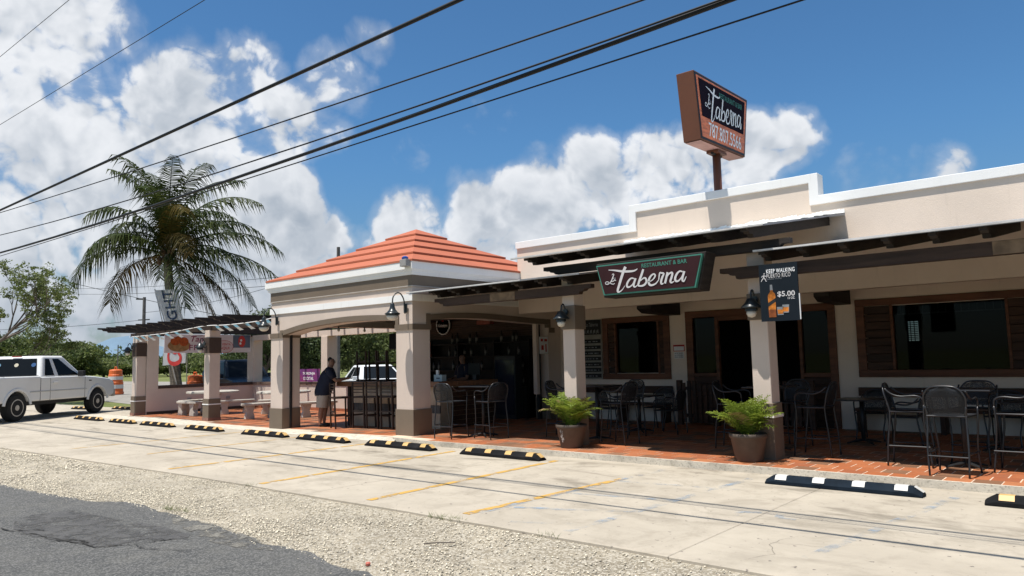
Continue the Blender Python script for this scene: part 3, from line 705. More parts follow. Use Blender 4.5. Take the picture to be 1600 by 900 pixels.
# ------------------------------------------------------------------ tiled terrace
def zf(x):
    return float(np.interp(x, [-17.3, -12.3], [0.03, 0.10]))
FX = [-27.0, -22.5, -19.7, -17.3, -12.0, -11.0, 6.0]; FY = [11.02, 11.02, 10.60, 10.58, 10.28, 10.16, 10.16]
def front_y(x): return float(np.interp(x, FX, FY))
terrace = thing('terrace_floor', None, None, (-10, 12, 0)); terrace['kind'] = 'structure'
mb = MB(); rows = []
fx = [-27, -22.5, -19.7, -17.3, -14.8, -12.3, -12.0, -11.0, -6, 0, 6]
for x in fx: rows += [(x, front_y(x), zf(x) - .0075), (x, 16.0, zf(x) - .0075)]
mb.add(rows, [(2 * i, 2 * i + 2, 2 * i + 3, 2 * i + 1) for i in range(len(fx) - 1)])
grout_m = mk('grey_grout', (0.60, 0.45, 0.34), .9, .15, 4)
B('grout_bed', mb, grout_m, terrace)
def tile_mat(name, island):
    m = bpy.data.materials.new(name); m.use_nodes = True
    nt = NT(m.node_tree); b = nt.n['Principled BSDF']
    if island: rv = nt.new('ShaderNodeNewGeometry').outputs['Random Per Island']
    else: rv = nt.new('ShaderNodeObjectInfo').outputs['Random']
    cr = nt.new('ShaderNodeValToRGB'); cr.color_ramp.interpolation = 'CONSTANT'
    els = [(0, (0.36, 0.110, 0.040)), (.22, (0.40, 0.130, 0.050)), (.42, (0.31, 0.095, 0.040)), (.58, (0.42, 0.155, 0.065)), (.70, (0.20, 0.100, 0.055)), (.84, (0.155, 0.090, 0.055)), (.94, (0.25, 0.125, 0.070))]
    e = cr.color_ramp.elements
    e[0].position = 0; e[0].color = (*els[0][1], 1); e[1].position = els[1][0]; e[1].color = (*els[1][1], 1)
    for p, c in els[2:]:
        k = e.new(p); k.color = (*c, 1)
    nt.link(rv, cr.inputs[0])
    P = nt.new('ShaderNodeNewGeometry').outputs['Position']
    c = nt.mix(nt.rng(nt.noise(P, 9, 6, .65), .35, .75, 0, .5), cr.outputs[0], (0.22, 0.105, 0.06))
    c = nt.mix(nt.rng(nt.noise(P, 2.1, 6, .65), .5, .8, 0, .35), c, (0.33, 0.22, 0.15))
    nt.link(c, b.inputs['Base Color']); b.inputs['Roughness'].default_value = .62; b.inputs['Specular IOR Level'].default_value = .3
    bp = nt.new('ShaderNodeBump'); bp.inputs['Strength'].default_value = .12; bp.inputs['Distance'].default_value = .01
    nt.link(nt.noise(P, 40, 4, .6), bp.inputs['Height']); nt.link(bp.outputs[0], b.inputs['Normal'])
    MATS[name] = m
    return m
tile_m = tile_mat('terracotta_tile', False); tile_far_m = tile_mat('terracotta_tile_far', True)
tile_me = MB().hexa([(-.144, -.147, -.02), (.144, -.147, -.02), (.144, .147, -.02), (-.144, .147, -.02)], [(-.1415, -.145, -.005), (.1415, -.145, -.005), (.1415, .145, -.005), (-.1415, .145, -.005)]).mesh('tile', tile_m)
cand = []
for j in range(20):
    y = 10.16 + .15 + .30 * j
    for i in range(-92, 20):
        x = i * .30 + (.15 if j % 2 else 0.0)
        if y - .15 < front_y(x) - .01 or x > 5.8 or x < -26.8 or y > 15.85: continue
        if 10.6 < y < 11.15 and (-12.36 < x < -11.8 or -17.3 < x < -16.7): continue
        d = math.hypot(x, y); vis = 1.0 if (-13.5 < x < -0.9 and y < 12.6) else (.3 if -17 < x < -.9 else .05)
        cand.append((-vis / d ** 3, x, y))
cand.sort()
for k, (q, x, y) in enumerate(cand[:298]):
    o = bpy.data.objects.new('tile', tile_me); COL.objects.link(o); o.parent = terrace
    o.location = Vector((x, y, zf(x) + random.uniform(-.001, .0015))) - terrace.location
    o.rotation_euler = (random.uniform(-.004, .004), (-.014 if -17.3 < x < -12.3 else 0) + random.uniform(-.004, .004), 0)
mb = MB()
for q, x, y in cand[298:]:
    z0, z1 = zf(x - .145), zf(x + .145)
    mb.add([(x - .145, y - .145, z0), (x + .145, y - .145, z1), (x + .145, y + .145, z1), (x - .145, y + .145, z0)], [(0, 1, 2, 3)])
o = B('tile_field', mb, tile_far_m, terrace); o['kind'] = 'stuff'
# kerb face and the pale apron on the left
mb = MB()
def kerb(xa, xb, ya, yb, za, zb):
    mb.hexa([(xa, ya, -.05), (xb, yb, -.05), (xb, yb + .05, -.05), (xa, ya + .05, -.05)], [(xa, ya + .004, za), (xb, yb + .004, zb), (xb, yb + .05, zb), (xa, ya + .05, za)])
kerb(-11.0, 6, 10.12, 10.12, .097, .097); kerb(-12.0, -11.0, 10.22, 10.12, .097, .097)
o = B('kerb', mb, curb_m); o['kind'] = 'structure'
mb = MB(); rows = []
for x in (-30, -27.2, -24.5, -22.5, -21.2, -19.7, -17.3, -14.8, -12.3, -11.9):
    y1 = front_y(x) + .04; w = y1 - 10.125
    z1 = zf(x) - .004 if x > -27.1 else .004
    rows += [(x, y1 - w, .004), (x, y1 - w * .35, z1 * .75 + .004), (x, y1, z1)]
mb.add(rows, [f for i in range(9) for f in ((3 * i, 3 * i + 3, 3 * i + 4, 3 * i + 1), (3 * i + 1, 3 * i + 4, 3 * i + 5, 3 * i + 2))])
o = B('kerb_apron', mb, curb_m); o['kind'] = 'structure'

# ------------------------------------------------------------------ main restaurant building
WY, GY = 15.9, 14.15          # back wall of the veranda, girder / parapet plane
bld = thing('restaurant_building', 'long single storey cream restaurant with stepped white trimmed parapet over a shaded veranda', 'building', (-4, 15, 0))
XL, XS1, XS2, XR = -11.79, -8.47, -4.40, 6.0
ZL, ZM = 4.57, 5.0
par = [(XL, 2.78), (XR, 2.78), (XR, ZL), (XS2, ZL), (XS2, ZM), (XS1, ZM), (XS1, ZL), (XL, ZL)]
B('parapet_wall', MB().prism(par, 'xz', GY, GY + .22), cream, bld)
T = .155
cop = [(XL - .02, ZL - T), (XS1 + T, ZL - T), (XS1 + T, ZM - T), (XS2 - T, ZM - T), (XS2 - T, ZL - T), (XR, ZL - T), (XR, ZL + .012), (XS2 + .02, ZL + .012), (XS2 + .02, ZM + .012), (XS1 - .02, ZM + .012), (XS1 - .02, ZL + .012), (XL - .02, ZL + .012)]
B('parapet_coping', MB().prism(cop, 'xz', GY - .045, GY + .26), white, bld, bevel=.006, seg=1)
B('veranda_ceiling', MB().box(XL, XR, GY + .22, WY, 2.93, 3.05), cream, bld)
B('roof_slab', MB().box(XL, XR, GY + .22, 22, 3.35, 3.55), mk('grey_roof_membrane', (.35, .34, .32), .9), bld)
# back wall with its openings
def wall_grid(x0, x1, z0, z1, holes, y0, y1):
    xs_ = sorted({x0, x1, *[h[0] for h in holes], *[h[1] for h in holes]}); zs_ = sorted({z0, z1, *[h[2] for h in holes], *[h[3] for h in holes]})
    mb = MB()
    for i in range(len(xs_) - 1):
        run = None
        for k in range(len(zs_) - 1):
            cx, cz = (xs_[i] + xs_[i + 1]) / 2, (zs_[k] + zs_[k + 1]) / 2
            solid = not any(h[0] < cx < h[1] and h[2] < cz < h[3] for h in holes)
            if solid:
                if run is None: run = [zs_[k], zs_[k + 1]]
                else: run[1] = zs_[k + 1]
            if (not solid or k == len(zs_) - 2) and run: mb.box(xs_[i], xs_[i + 1], y0, y1, *run); run = None
    return mb
holes = [(-10.28, -8.72, 1.25, 2.5), (-7.95, -4.90, .1, 2.52), (-4.19, -1.28, 1.28, 2.54), (.2, 2.4, 1.28, 2.54)]
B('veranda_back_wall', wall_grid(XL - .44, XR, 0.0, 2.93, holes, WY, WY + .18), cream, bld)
# dim dining room behind, with one grilled window that lets the daylight in
hx0, hx1, hz0, hz1 = -4.33, -4.08, 1.88, 2.36
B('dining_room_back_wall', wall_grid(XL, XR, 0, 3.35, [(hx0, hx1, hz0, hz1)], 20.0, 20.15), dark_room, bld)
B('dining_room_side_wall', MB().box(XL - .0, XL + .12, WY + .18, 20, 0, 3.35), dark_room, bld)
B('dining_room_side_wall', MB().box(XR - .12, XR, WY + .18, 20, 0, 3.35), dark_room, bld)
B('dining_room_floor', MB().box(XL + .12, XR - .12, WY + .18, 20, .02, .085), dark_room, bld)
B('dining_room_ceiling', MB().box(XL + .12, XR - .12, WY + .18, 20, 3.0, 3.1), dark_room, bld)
gm = MB()
for i in range(1, 3): gm.box(hx0 + (hx1 - hx0) * i / 3 - .008, hx0 + (hx1 - hx0) * i / 3 + .008, 19.97, 19.99, hz0, hz1)
for i in range(1, 11): gm.box(hx0, hx1, 19.95, 19.968, hz0 + (hz1 - hz0) * i / 11 - .010, hz0 + (hz1 - hz0) * i / 11 + .010)
B('window_grille', gm, black, bld)

def timber_window(x0, x1, z0, z1, px0, px1, pz0, pz1, right_edge=True):
    w = thing('window', None, None); w.parent = bld; w.location = -world_loc(bld)
    F = .035; y0, y1 = WY - .045, WY + .05
    def fr(*b): B('window_frame', MB().box(*b), wood_red, w, bevel=.006, seg=1)
    fr(x0, x1, y0, y1, z1 - .14, z1); fr(x0, x1, y0 - .012, y1, z0, z0 + .14)
    fr(x0, x0 + .16, y0 + .004, y1, z0 + .14, z1 - .14); fr(x1 - .16, x1, y0 + .004, y1, z0 + .14, z1 - .14)
    fr(px0 - .05, px0, y0 + .02, y1 + .03, z0 + .14, z1 - .14); fr(px1, px1 + .05, y0 + .02, y1 + .03, z0 + .14, z1 - .14)
    for xa, xb in ((x0 + .16, px0 - .05), (px1 + .05, x1 - .16)):
        n = 8; h = (z1 - z0 - .28) / n
        for k in range(n):
            B('shutter_plank', MB().box(xa, xb, y0 + .035 + random.uniform(-.004, .004), y1, z0 + .14 + k * h + .004, z0 + .14 + (k + 1) * h - .004), wood_plank, w, bevel=.004, seg=1)
    B('pane', MB().box(px0, px1, WY + .06, WY + .068, pz0, pz1), pane_glass, w)
    return w
timber_window(-10.46, -8.56, 1.10, 2.64, -10.07, -8.90, 1.24, 2.50)
timber_window(-4.36, -1.12, 1.14, 2.69, -3.68, -1.82, 1.28, 2.55)
timber_window(-.0, 2.6, 1.14, 2.69, .5, 2.1, 1.28, 2.55)
bars = MB()
for k in range(14): bars.box(-3.6 + .13 * k, -3.585 + .13 * k, WY + .30, WY + .315, 2.38, 2.52)
bars.box(-3.66, -1.84, WY + .298, WY + .317, 2.36, 2.385)
B('grille_bar', bars, grey_box, bld)

# door group: timber frame, side lights, panel and picket gates
dr = thing('door', None, None); dr.parent = bld; dr.location = -world_loc(bld)
y0, y1 = WY - .05, WY + .06
for b in ((-8.13, -4.76, y0, y1, 2.52, 2.67), (-8.13, -7.95, y0 + .004, y1, .1, 2.52), (-4.91, -4.76, y0 + .004, y1, .1, 2.52), (-7.40, -7.32, y0 + .008, y1, .1, 2.52), (-5.52, -5.45, y0 + .008, y1, .1, 2.52),
          (-7.95, -7.40, y0 + .01, y1, 1.16, 1.24), (-5.45, -4.91, y0 + .01, y1, 1.14, 1.23), (-7.32, -6.5, y0 + .012, y1, 2.42, 2.52)):
    B('door_frame', MB().box(*b), wood_red, dr, bevel=.006, seg=1)
B('side_light', MB().box(-7.95, -7.40, WY + .03, WY + .038, 1.24, 2.52), pane_glass, dr)
B('side_light', MB().box(-5.45, -4.91, WY + .03, WY + .038, 1.23, 2.52), pane_glass, dr)
for k in range(7): B('door_plank', MB().box(-5.45, -4.91, y0 + .02 + random.uniform(-.004, .004), y1, .1 + k * .148 + .003, .1 + (k + 1) * .148 - .003), wood_plank, dr, bevel=.004, seg=1)
for k in range(7): B('door_plank', MB().box(-7.95, -7.40, y0 + .02 + random.uniform(-.004, .004), y1, .1 + k * .151 + .003, .1 + (k + 1) * .151 - .003), wood_plank, dr, bevel=.004, seg=1)
B('open_door_leaf', MB().box(-6.62, -6.57, WY + .12, WY + .95, .1, 2.42), wood_plank, dr)
for k in range(5): pass
script_name((-7.12, WY + .30, 1.75), (1, 0, 0), (0, 0, 1), .5, grey_print, dr, 0.0) if False else None
def picket_gate(x0, x1, y, lab):
    t = thing('picket_gate', lab, 'gate', ((x0 + x1) / 2, y, .1))
    for z in (.28, .88): B('gate_rail', MB().box(x0, x1, y - .02, y + .02, z, z + .07), wood_plank, t)
    n = int((x1 - x0) / .125)
    for k in range(n):
        x = x0 + (k + .5) * (x1 - x0) / n
        B('picket', MB().box(x - .045, x + .045, y - .045, y - .022, .16, 1.04 + .05 * math.sin(k * 1.1)), wood_plank, t, bevel=.006, seg=1)
    B('gate_post', MB().box(x0 - .11, x0, y - .05, y + .05, .1, 1.10), wood_plank, t); B('gate_post', MB().box(x1, x1 + .11, y - .05, y + .05, .1, 1.10), wood_plank, t)
picket_gate(-8.02, -7.25, WY - .55, 'dark brown picket gate standing open left of the restaurant doorway')
picket_gate(-6.0, -5.2, WY - .55, 'dark brown picket gate right of the restaurant doorway behind the front pillar')
# stub beams under the ceiling
def stub(x0, x1):
    pr = [(WY, 2.928), (WY, 2.61), (14.72, 2.63), (14.52, 2.72), (14.52, 2.925)]
    B('corbel_beam', MB().prism(pr, 'yz', x0, x1), wood_black, bld)
stub(-8.62, -8.26); stub(-4.72, -4.44); stub(-.6, -.3)
# timber bench backs along the wall
for x0, x1, lab in ((-11.0, -8.52, 'long dark timber bench against the wall under the small window'), (-4.38, 1.5, 'long dark timber bench against the wall under the wide window')):
    t = thing('wall_bench', lab, 'bench', ((x0 + x1) / 2, WY - .3, .1), group=None)
    B('backrest', MB().box(x0, x1, WY - .10, WY - .04, .77, .94), wood_plank, t, bevel=.005, seg=1)
    B('seat', MB().box(x0, x1, WY - .50, WY - .06, .50, .55), wood_plank, t, bevel=.005, seg=1)
    n = max(2, int((x1 - x0) / 1.2))
    for k in range(n + 1):
        x = x0 + .08 + (x1 - x0 - .16) * k / n
        B('leg', MB().box(x - .04, x + .04, WY - .46, WY - .10, .1, .50), wood_plank, t)

def pillar(x0, x1, y0, y1, ztop, base0, base1, strip_z, band0, band1, parent, zb=.1, skirt=True):
    c = thing('pillar', None, None); c.parent = parent; c.location = -world_loc(parent)
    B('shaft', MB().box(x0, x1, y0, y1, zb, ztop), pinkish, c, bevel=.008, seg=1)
    e = .022
    B('pillar_base', MB().box(x0 - e, x1 + e, y0 - e, y1 + e, zb - .02, strip_z - .012), taupe, c, bevel=.006, seg=1)
    B('base_strip', MB().box(x0 - e - .01, x1 + e + .01, y0 - e - .01, y1 + e + .01, strip_z - .012, strip_z + .03), white, c)
    B('base_cap', MB().box(x0 - e, x1 + e, y0 - e, y1 + e, strip_z + .03, base1), taupe, c, bevel=.006, seg=1)
    B('capital_band', MB().box(x0 - e, x1 + e, y0 - e, y1 + e, band0, band1), taupe, c, bevel=.006, seg=1)
    return c
pillar(-8.02, -7.75, 10.87, 11.17, 3.18, .1, .92, .70, 2.17, 2.60, bld)
pillar(-4.50, -4.225, 10.87, 11.19, 3.18, .1, .92, .72, 2.16, 2.56, bld)
pillar(-.95, -.68, 10.87, 11.19, 3.0, .1, .92, .72, 2.16, 2.56, bld)

# ------------------------------------------------------------------ timber canopies
def canopy(label, x0, x1, yf, zfnt, zwall, beam, rx0, rstep, rx1, extra_patch=None, seal=False):
    t = thing('timber_canopy', label, 'canopy', ((x0 + x1) / 2, 12.2, zfnt))
    sl = (zwall - zfnt) / (GY - yf)
    def zz(y): return zfnt + sl * (y - yf)
    B('roof_sheet', MB().prism([(yf, zz(yf)), (yf, zz(yf) + .028), (GY - .003, zz(GY) + .028), (GY - .003, zz(GY))], 'yz', x0, x1), metal_sheet, t)
    k = 0; x = rx0
    while x <= rx1:
        w = .045
        y0 = yf + .06
        def q(y, dz): return (y, zz(y) - .004 + dz)
        pr = [q(y0, 0), q(y0, -.045), q(y0 + .10, -.05), q(y0 + .12, -.085), q(y0 + .24, -.10), q(y0 + .26, -.15), q(y0 + .40, -.16), q(GY - .004, -.16), q(GY - .004, 0)]
        B('rafter', MB().prism(pr, 'yz', x - w, x + w), wood_black, t)
        x += rstep; k += 1
    bx0, bx1, bz0, bz1, by = beam
    pr = [(bx0, bz1), (bx0, bz1 - .07), (bx0 + .12, bz1 - .075), (bx0 + .16, bz1 - .11), (bx0 + .24, bz1 - .12), (bx0 + .26, bz0), (bx1 - .26, bz0), (bx1 - .24, bz1 - .12), (bx1 - .16, bz1 - .11), (bx1 - .12, bz1 - .075), (bx1, bz1 - .07), (bx1, bz1)]
    B('front_beam', MB().prism(pr, 'xz', by, by + .12), wood_worn if not seal else wood_black, t)
    if extra_patch: B('patched_beam_board', MB().box(extra_patch[0], extra_patch[1], by - .008, by + .10, bz0 + .004, bz1 - .004), mk('raw_plywood', (0.17, 0.115, 0.07), .8, .35, 6), t)
    if seal:
        mb = MB(); n = 60
        for i in range(n):
            xa, xb = x0 + (x1 - x0) * i / n, x0 + (x1 - x0) * (i + 1) / n
            h = .05 + .025 * abs(math.sin(i * .9) * math.sin(i * .37)) + random.uniform(0, .012) + (.02 if i > 36 else 0)
            mb.add([(xa, GY - .012, zwall - .02), (xb, GY - .012, zwall - .02), (xb, GY - .012, zwall + .028 + h), (xa, GY - .012, zwall + .028 + h * .8)], [(0, 1, 2, 3)])
            mb.add([(xa, GY - .012, zwall + .036), (xb, GY - .012, zwall + .036), (xb, GY - .30 - random.uniform(0, .2), zz(GY - .35) + .036), (xa, GY - .30, zz(GY - .35) + .036)], [(0, 1, 2, 3)])
        B('sealant_strip', mb, sealant, t)
    B('front_edge_trim', MB().box(x0, x1, yf - .008, yf + .004, zz(yf) + .008, zz(yf) + .032), mk('pale_drip_edge', (.52, .51, .50), .5, .2, 3) if 'pale_drip_edge' not in MATS else MATS['pale_drip_edge'], t)
    return t
canopy('tallest dark timber canopy over the restaurant entrance with white sealed roof edge', -8.66, -3.95, 10.2, 3.46, 4.16, (-8.31, -3.77, 3.18, 3.33, 10.72), -8.35, .583, -4.2, seal=True)
canopy('low dark timber canopy joining the orange roofed pavilion to the entrance', -11.76, -7.30, 10.42, 3.085, 3.60, (-11.2, -7.26, 2.78, 2.945, 10.70), -11.1, .56, -7.4, extra_patch=(-9.63, -9.0))
canopy('low dark timber canopy over the right hand veranda seats behind the hanging drinks poster', -4.22, 5.6, 10.45, 3.13, 3.68, (-4.86, 5.6, 2.79, 2.965, 10.70), -4.12, .552, 5.5, extra_patch=(-1.30, -.55))

# ------------------------------------------------------------------ pavilion
PY, PX0, PX1, PYB = 10.63, -17.28, -11.81, 15.9
pav = thing('pavilion', 'square arched corner pavilion with stepped orange hip roof and white cornice', 'pavilion', (-14.55, 13.25, 0))
def arch_wall(xs_o, plane, fixed0, fixed1, a0, a1, arc_in, ztop, zspr, cw0, cw1, zb0, zb1, m):
    """wall with an arched opening between two piers; arc_in: list of (u, z) inner curve"""
    pts = [(a0, zb0), (a0, ztop), (a1, ztop), (a1, zb1), (a1 - cw1, zb1)] + list(reversed(arc_in)) + [(a0 + cw0, zb0)]
    return MB().prism(pts, plane, fixed0, fixed1)
frontarc = crom([(-16.74, 2.40), (-15.9, 2.52), (-15.0, 2.59), (-14.0, 2.62), (-13.1, 2.60), (-12.34, 2.555)], 4)
frontarc = [tuple(p) for p in frontarc]
sidearc = [tuple(p) for p in crom([(11.13, 2.56), (11.9, 2.615), (12.8, 2.635), (13.8, 2.61), (14.6, 2.58), (15.35, 2.56)], 4)]
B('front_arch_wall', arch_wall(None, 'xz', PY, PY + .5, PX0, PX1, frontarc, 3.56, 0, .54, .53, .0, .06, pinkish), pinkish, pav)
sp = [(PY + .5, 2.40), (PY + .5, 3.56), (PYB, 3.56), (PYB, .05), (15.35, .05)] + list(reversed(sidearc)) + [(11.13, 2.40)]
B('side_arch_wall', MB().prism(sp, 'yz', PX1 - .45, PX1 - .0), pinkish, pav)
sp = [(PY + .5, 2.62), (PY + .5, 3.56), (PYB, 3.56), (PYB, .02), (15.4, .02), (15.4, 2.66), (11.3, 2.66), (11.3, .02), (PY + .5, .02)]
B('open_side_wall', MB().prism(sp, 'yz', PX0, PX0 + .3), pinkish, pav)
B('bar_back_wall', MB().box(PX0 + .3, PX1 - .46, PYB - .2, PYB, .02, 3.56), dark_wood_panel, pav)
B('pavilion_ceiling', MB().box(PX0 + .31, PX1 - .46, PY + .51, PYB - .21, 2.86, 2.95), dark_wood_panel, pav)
B('shutter_housing', MB().box(PX0 + .55, PX1 - .55, PY + .515, PY + .85, 2.64, 2.855), wood_black, pav)
# pier bases
for x0, x1, z0, z1 in ((PX0, PX0 + .54, -.02, .545), (PX1 - .53, PX1, .05, .645)):
    B('pier_base', MB().box(x0 - .022, x1 + .022, PY - .022, PY + .522, z0, z1), taupe, pav, bevel=.006, seg=1)
B('pier_base', MB().box(PX1 - .45, PX1 + .02, 15.33, PYB - .02, .05, .645), taupe, pav)
# brown arch trim
def trim(inner, steps, w, plane, f0, f1, name):
    n = len(inner); out = []
    for i, (u, z) in enumerate(inner):
        a = inner[max(i - 1, 0)]; b = inner[min(i + 1, n - 1)]
        t = Vector((b[0] - a[0], b[1] - a[1])).normalized(); out.append((u - t.y * w, z + t.x * w))
    B(name, MB().prism(list(inner) + list(reversed(out)), plane, f0, f1), taupe, pav)
trim([(p[0], p[1] - .004) for p in frontarc], None, .12, 'xz', PY - .024, PY + .10, 'arch_trim')
for x0, x1 in ((PX0, PX0 + .54), (PX1 - .53, PX1)):
    zt = 2.46
    B('arch_trim', MB().box(x0 - .024, x1 + .024, PY - .024, PY + .524, 2.34, zt), taupe, pav)
B('arch_trim', MB().box(PX0 + .44, PX0 + .545, PY - .0235, PY + .1, 2.4605, 2.53), taupe, pav)
B('arch_trim', MB().box(PX1 - .535, PX1 - .43, PY - .0235, PY + .1, 2.4605, 2.68), taupe, pav)
trim([(p[0], p[1] - .004) for p in sidearc], None, .12, 'yz', PX1 - .10, PX1 + .024, 'arch_trim')
B('arch_trim', MB().box(PX1 - .10, PX1 + .0235, 11.02, 11.135, 2.4605, 2.69), taupe, pav)
B('arch_trim', MB().box(PX1 - .10, PX1 + .0235, 15.345, 15.45, 2.46, 2.68), taupe, pav)
B('arch_trim', MB().box(PX1 - .10, PX1 + .024, 15.40, 15.62, 2.33, 2.459), taupe, pav)
def ring(name, z0, z1, o, m, inner=0.35, bev=0.0):
    """square band round the pavilion, o = how far it stands proud"""
    x0, x1, y0, y1 = PX0 - o * (2 if o > .035 else 1), PX1 + o, PY - o, PYB + o
    mb = MB(); mb.box(x0, x1, y0, y0 + inner, z0, z1); mb.box(x0, x1, y1 - inner, y1, z0, z1); mb.box(x0, x0 + inner, y0 + inner, y1 - inner, z0, z1); mb.box(x1 - inner, x1, y0 + inner, y1 - inner, z0, z1)
    B(name, mb, m, pav)
ring('white_band', 2.955, 3.10, .028, white)
ring('frieze_fillet', 3.265, 3.285, .03, mk('grey_fillet', (.40, .36, .32), .7, .1, 3))
ring('brown_frieze', 3.285, 3.52, .016, taupe)
ring('cornice', 3.515, 3.55, .034, white); ring('cornice', 3.55, 3.60, .050, white); ring('cornice', 3.60, 3.640, .066, white)
ring('cornice_fascia', 3.64, 3.80, .088, white)
# stepped roof tiers
cx, cy, apz = -14.55, 13.26, 5.16
ex, ey, ez = (PX1 - PX0) / 2 + .085, (PYB - PY) / 2 + .06, 3.80
rt = 5
for k in range(rt):
    f0, f1 = 1 - k / rt, 1 - (k + 1) / rt
    z0 = ez + (apz - ez) * k / rt; z1 = ez + (apz - ez) * (k + 1) / rt
    lip = .042; a = f0 + .012
    b0 = [(cx - ex * a, cy - ey * a, z0), (cx + ex * a, cy - ey * a, z0), (cx + ex * a, cy + ey * a, z0), (cx - ex * a, cy + ey * a, z0)]
    b1 = [(x, y, z0 + lip) for x, y, z in b0]
    e = max(f1 - .012, .004)
    t1 = [(cx - ex * e, cy - ey * e, z1 + lip * .4), (cx + ex * e, cy - ey * e, z1 + lip * .4), (cx + ex * e, cy + ey * e, z1 + lip * .4), (cx - ex * e, cy + ey * e, z1 + lip * .4)]
    mb = MB(); mb.add(b0 + b1 + t1, [(3, 2, 1, 0), (0, 1, 5, 4), (1, 2, 6, 5), (2, 3, 7, 6), (3, 0, 4, 7), (4, 5, 9, 8), (5, 6, 10, 9), (6, 7, 11, 10), (7, 4, 8, 11), (8, 9, 10, 11)])
    B('roof_tier', mb, orange, pav)
B('shutter_rail', MB().box(PX0 + .545, PX0 + .60, PY + .20, PY + .25, .04, 2.5), black, pav)
B('shutter_rail', MB().box(PX1 - .30, PX1 - .22, 15.20, 15.30, .1, 2.55), black, pav)
mb = MB().box(PX1 - .17, PX1 - .05, 14.92, 15.02, .75, 2.55)
B('folded_shutter', mb, pinkish, pav)
t = thing('floodlight_box', 'small grey box with blue cap fixed at the corner of the white pavilion cornice', 'junction box', (-11.85, 10.5, 3.72))
B('housing', MB().box(-11.95, -11.75, 10.40, 10.535, 3.68, 3.835), grey_box, t, bevel=.012)
B('cap', MB().lathe([(.07, 3.837), (.075, 3.875), (.03, 3.905)], 10, (-11.85, 10.47, 0)), blue_plastic, t)

# ------------------------------------------------------------------ picnic patio on the left
PXW, PYF, PYR = -26.45, 11.12, 15.5
patio = thing('patio_wall', 'low pink cream patio wall with brown brick capping round the concrete picnic tables', 'wall', (-22, 13.5, 0))
B('full_height_wall', MB().box(PXW - .40, PXW, 11.45, 11.85, 0, 2.76), pinkish, patio)
B('half_wall', MB().box(PXW - .25, PXW, 11.85, PYR + .22, 0, .91), pinkish, patio)
B('half_wall', MB().box(PXW, PX0 - .0, PYR, PYR + .22, 0, .91), pinkish, patio)
B('skirting', MB().box(PXW, PXW + .012, 11.47, PYR, .03, .13), darktaupe, patio)
B('skirting', MB().box(PXW + .02, PX0, PYR - .012, PYR, .03, .13), mk('terracotta_skirting', (.28, .10, .05), .7, .2, 6), patio)
x = PXW - .02
while x < PX0 - .3:
    B('brick', MB().box(x, x + .32, PYR - .03, PYR + .25, .912, 1.012), brick_m, patio, bevel=.006, seg=1); x += .328
y = 11.86
while y < PYR - .04:
    B('brick', MB().box(PXW - .28, PXW + .03, y, y + .32 if y + .32 < PYR - .035 else PYR - .035, .912, 1.022), darktaupe, patio, bevel=.006, seg=1); y += .328
per = thing('pergola', 'open dark timber pergola on pink cream pillars over the concrete picnic tables', 'pergola', (-21.8, 13, 0))
def patio_pillar(x0, x1, y0, y1, ztop=2.74):
    c = thing('pillar', None, None); c.parent = per; c.location = -world_loc(per)
    B('shaft', MB().box(x0, x1, y0, y1, .0, ztop), pinkish, c, bevel=.008, seg=1); e = .02
    B('pillar_base', MB().box(x0 - e, x1 + e, y0 - e, y1 + e, .09, .50), taupe, c)
    B('base_foot', MB().box(x0 - e - .012, x1 + e + .012, y0 - e - .012, y1 + e + .012, .0, .12), mk('foot_tile', (.22, .12, .09), .7, .2, 5) if 'foot_tile' not in MATS else MATS['foot_tile'], c)
    B('base_strip', MB().box(x0 - e - .01, x1 + e + .01, y0 - e - .01, y1 + e + .01, .50, .53), white, c)
    B('base_cap', MB().box(x0 - e, x1 + e, y0 - e, y1 + e, .53, .68), taupe, c)
    B('capital_band', MB().box(x0 - e, x1 + e, y0 - e, y1 + e, 2.05, 2.52), darktaupe, c)
patio_pillar(-26.84, -26.50, PYF, 11.44); patio_pillar(-21.76, -21.44, PYF, 11.46)
def plain_pillar(x0, x1, y0, y1):
    B('rear_pillar', MB().box(x0, x1, y0, y1, .0, 2.62), pinkish, per, bevel=.008, seg=1)
plain_pillar(-26.86, -26.42, PYR - .02, PYR + .38); plain_pillar(-21.98, -21.62, PYR - .02, PYR + .40)
B('rear_beam', MB().box(-26.9, PX0, PYR + .02, PYR + .30, 2.62, 2.82), pinkish, per)
B('side_beam', MB().box(-26.80, -26.55, 11.46, PYR, 2.77, 2.83), wood_worn, per)
B('front_beam', MB().box(-27.15, PX0 - .02, PYF + .04, PYF + .20, 2.745, 2.862), wood_worn, per)
for k in range(12):
    x = -26.75 + .755 * k + random.uniform(-.03, .03)
    pr = [(9.92, 3.02), (9.92, 2.97), (10.06, 2.96), (10.10, 2.92), (10.22, 2.91), (10.26, 2.866), (16.1, 2.866), (16.1, 3.02)]
    B('rafter', MB().prism(pr, 'yz', x - .045, x + .045), wood_black, per)

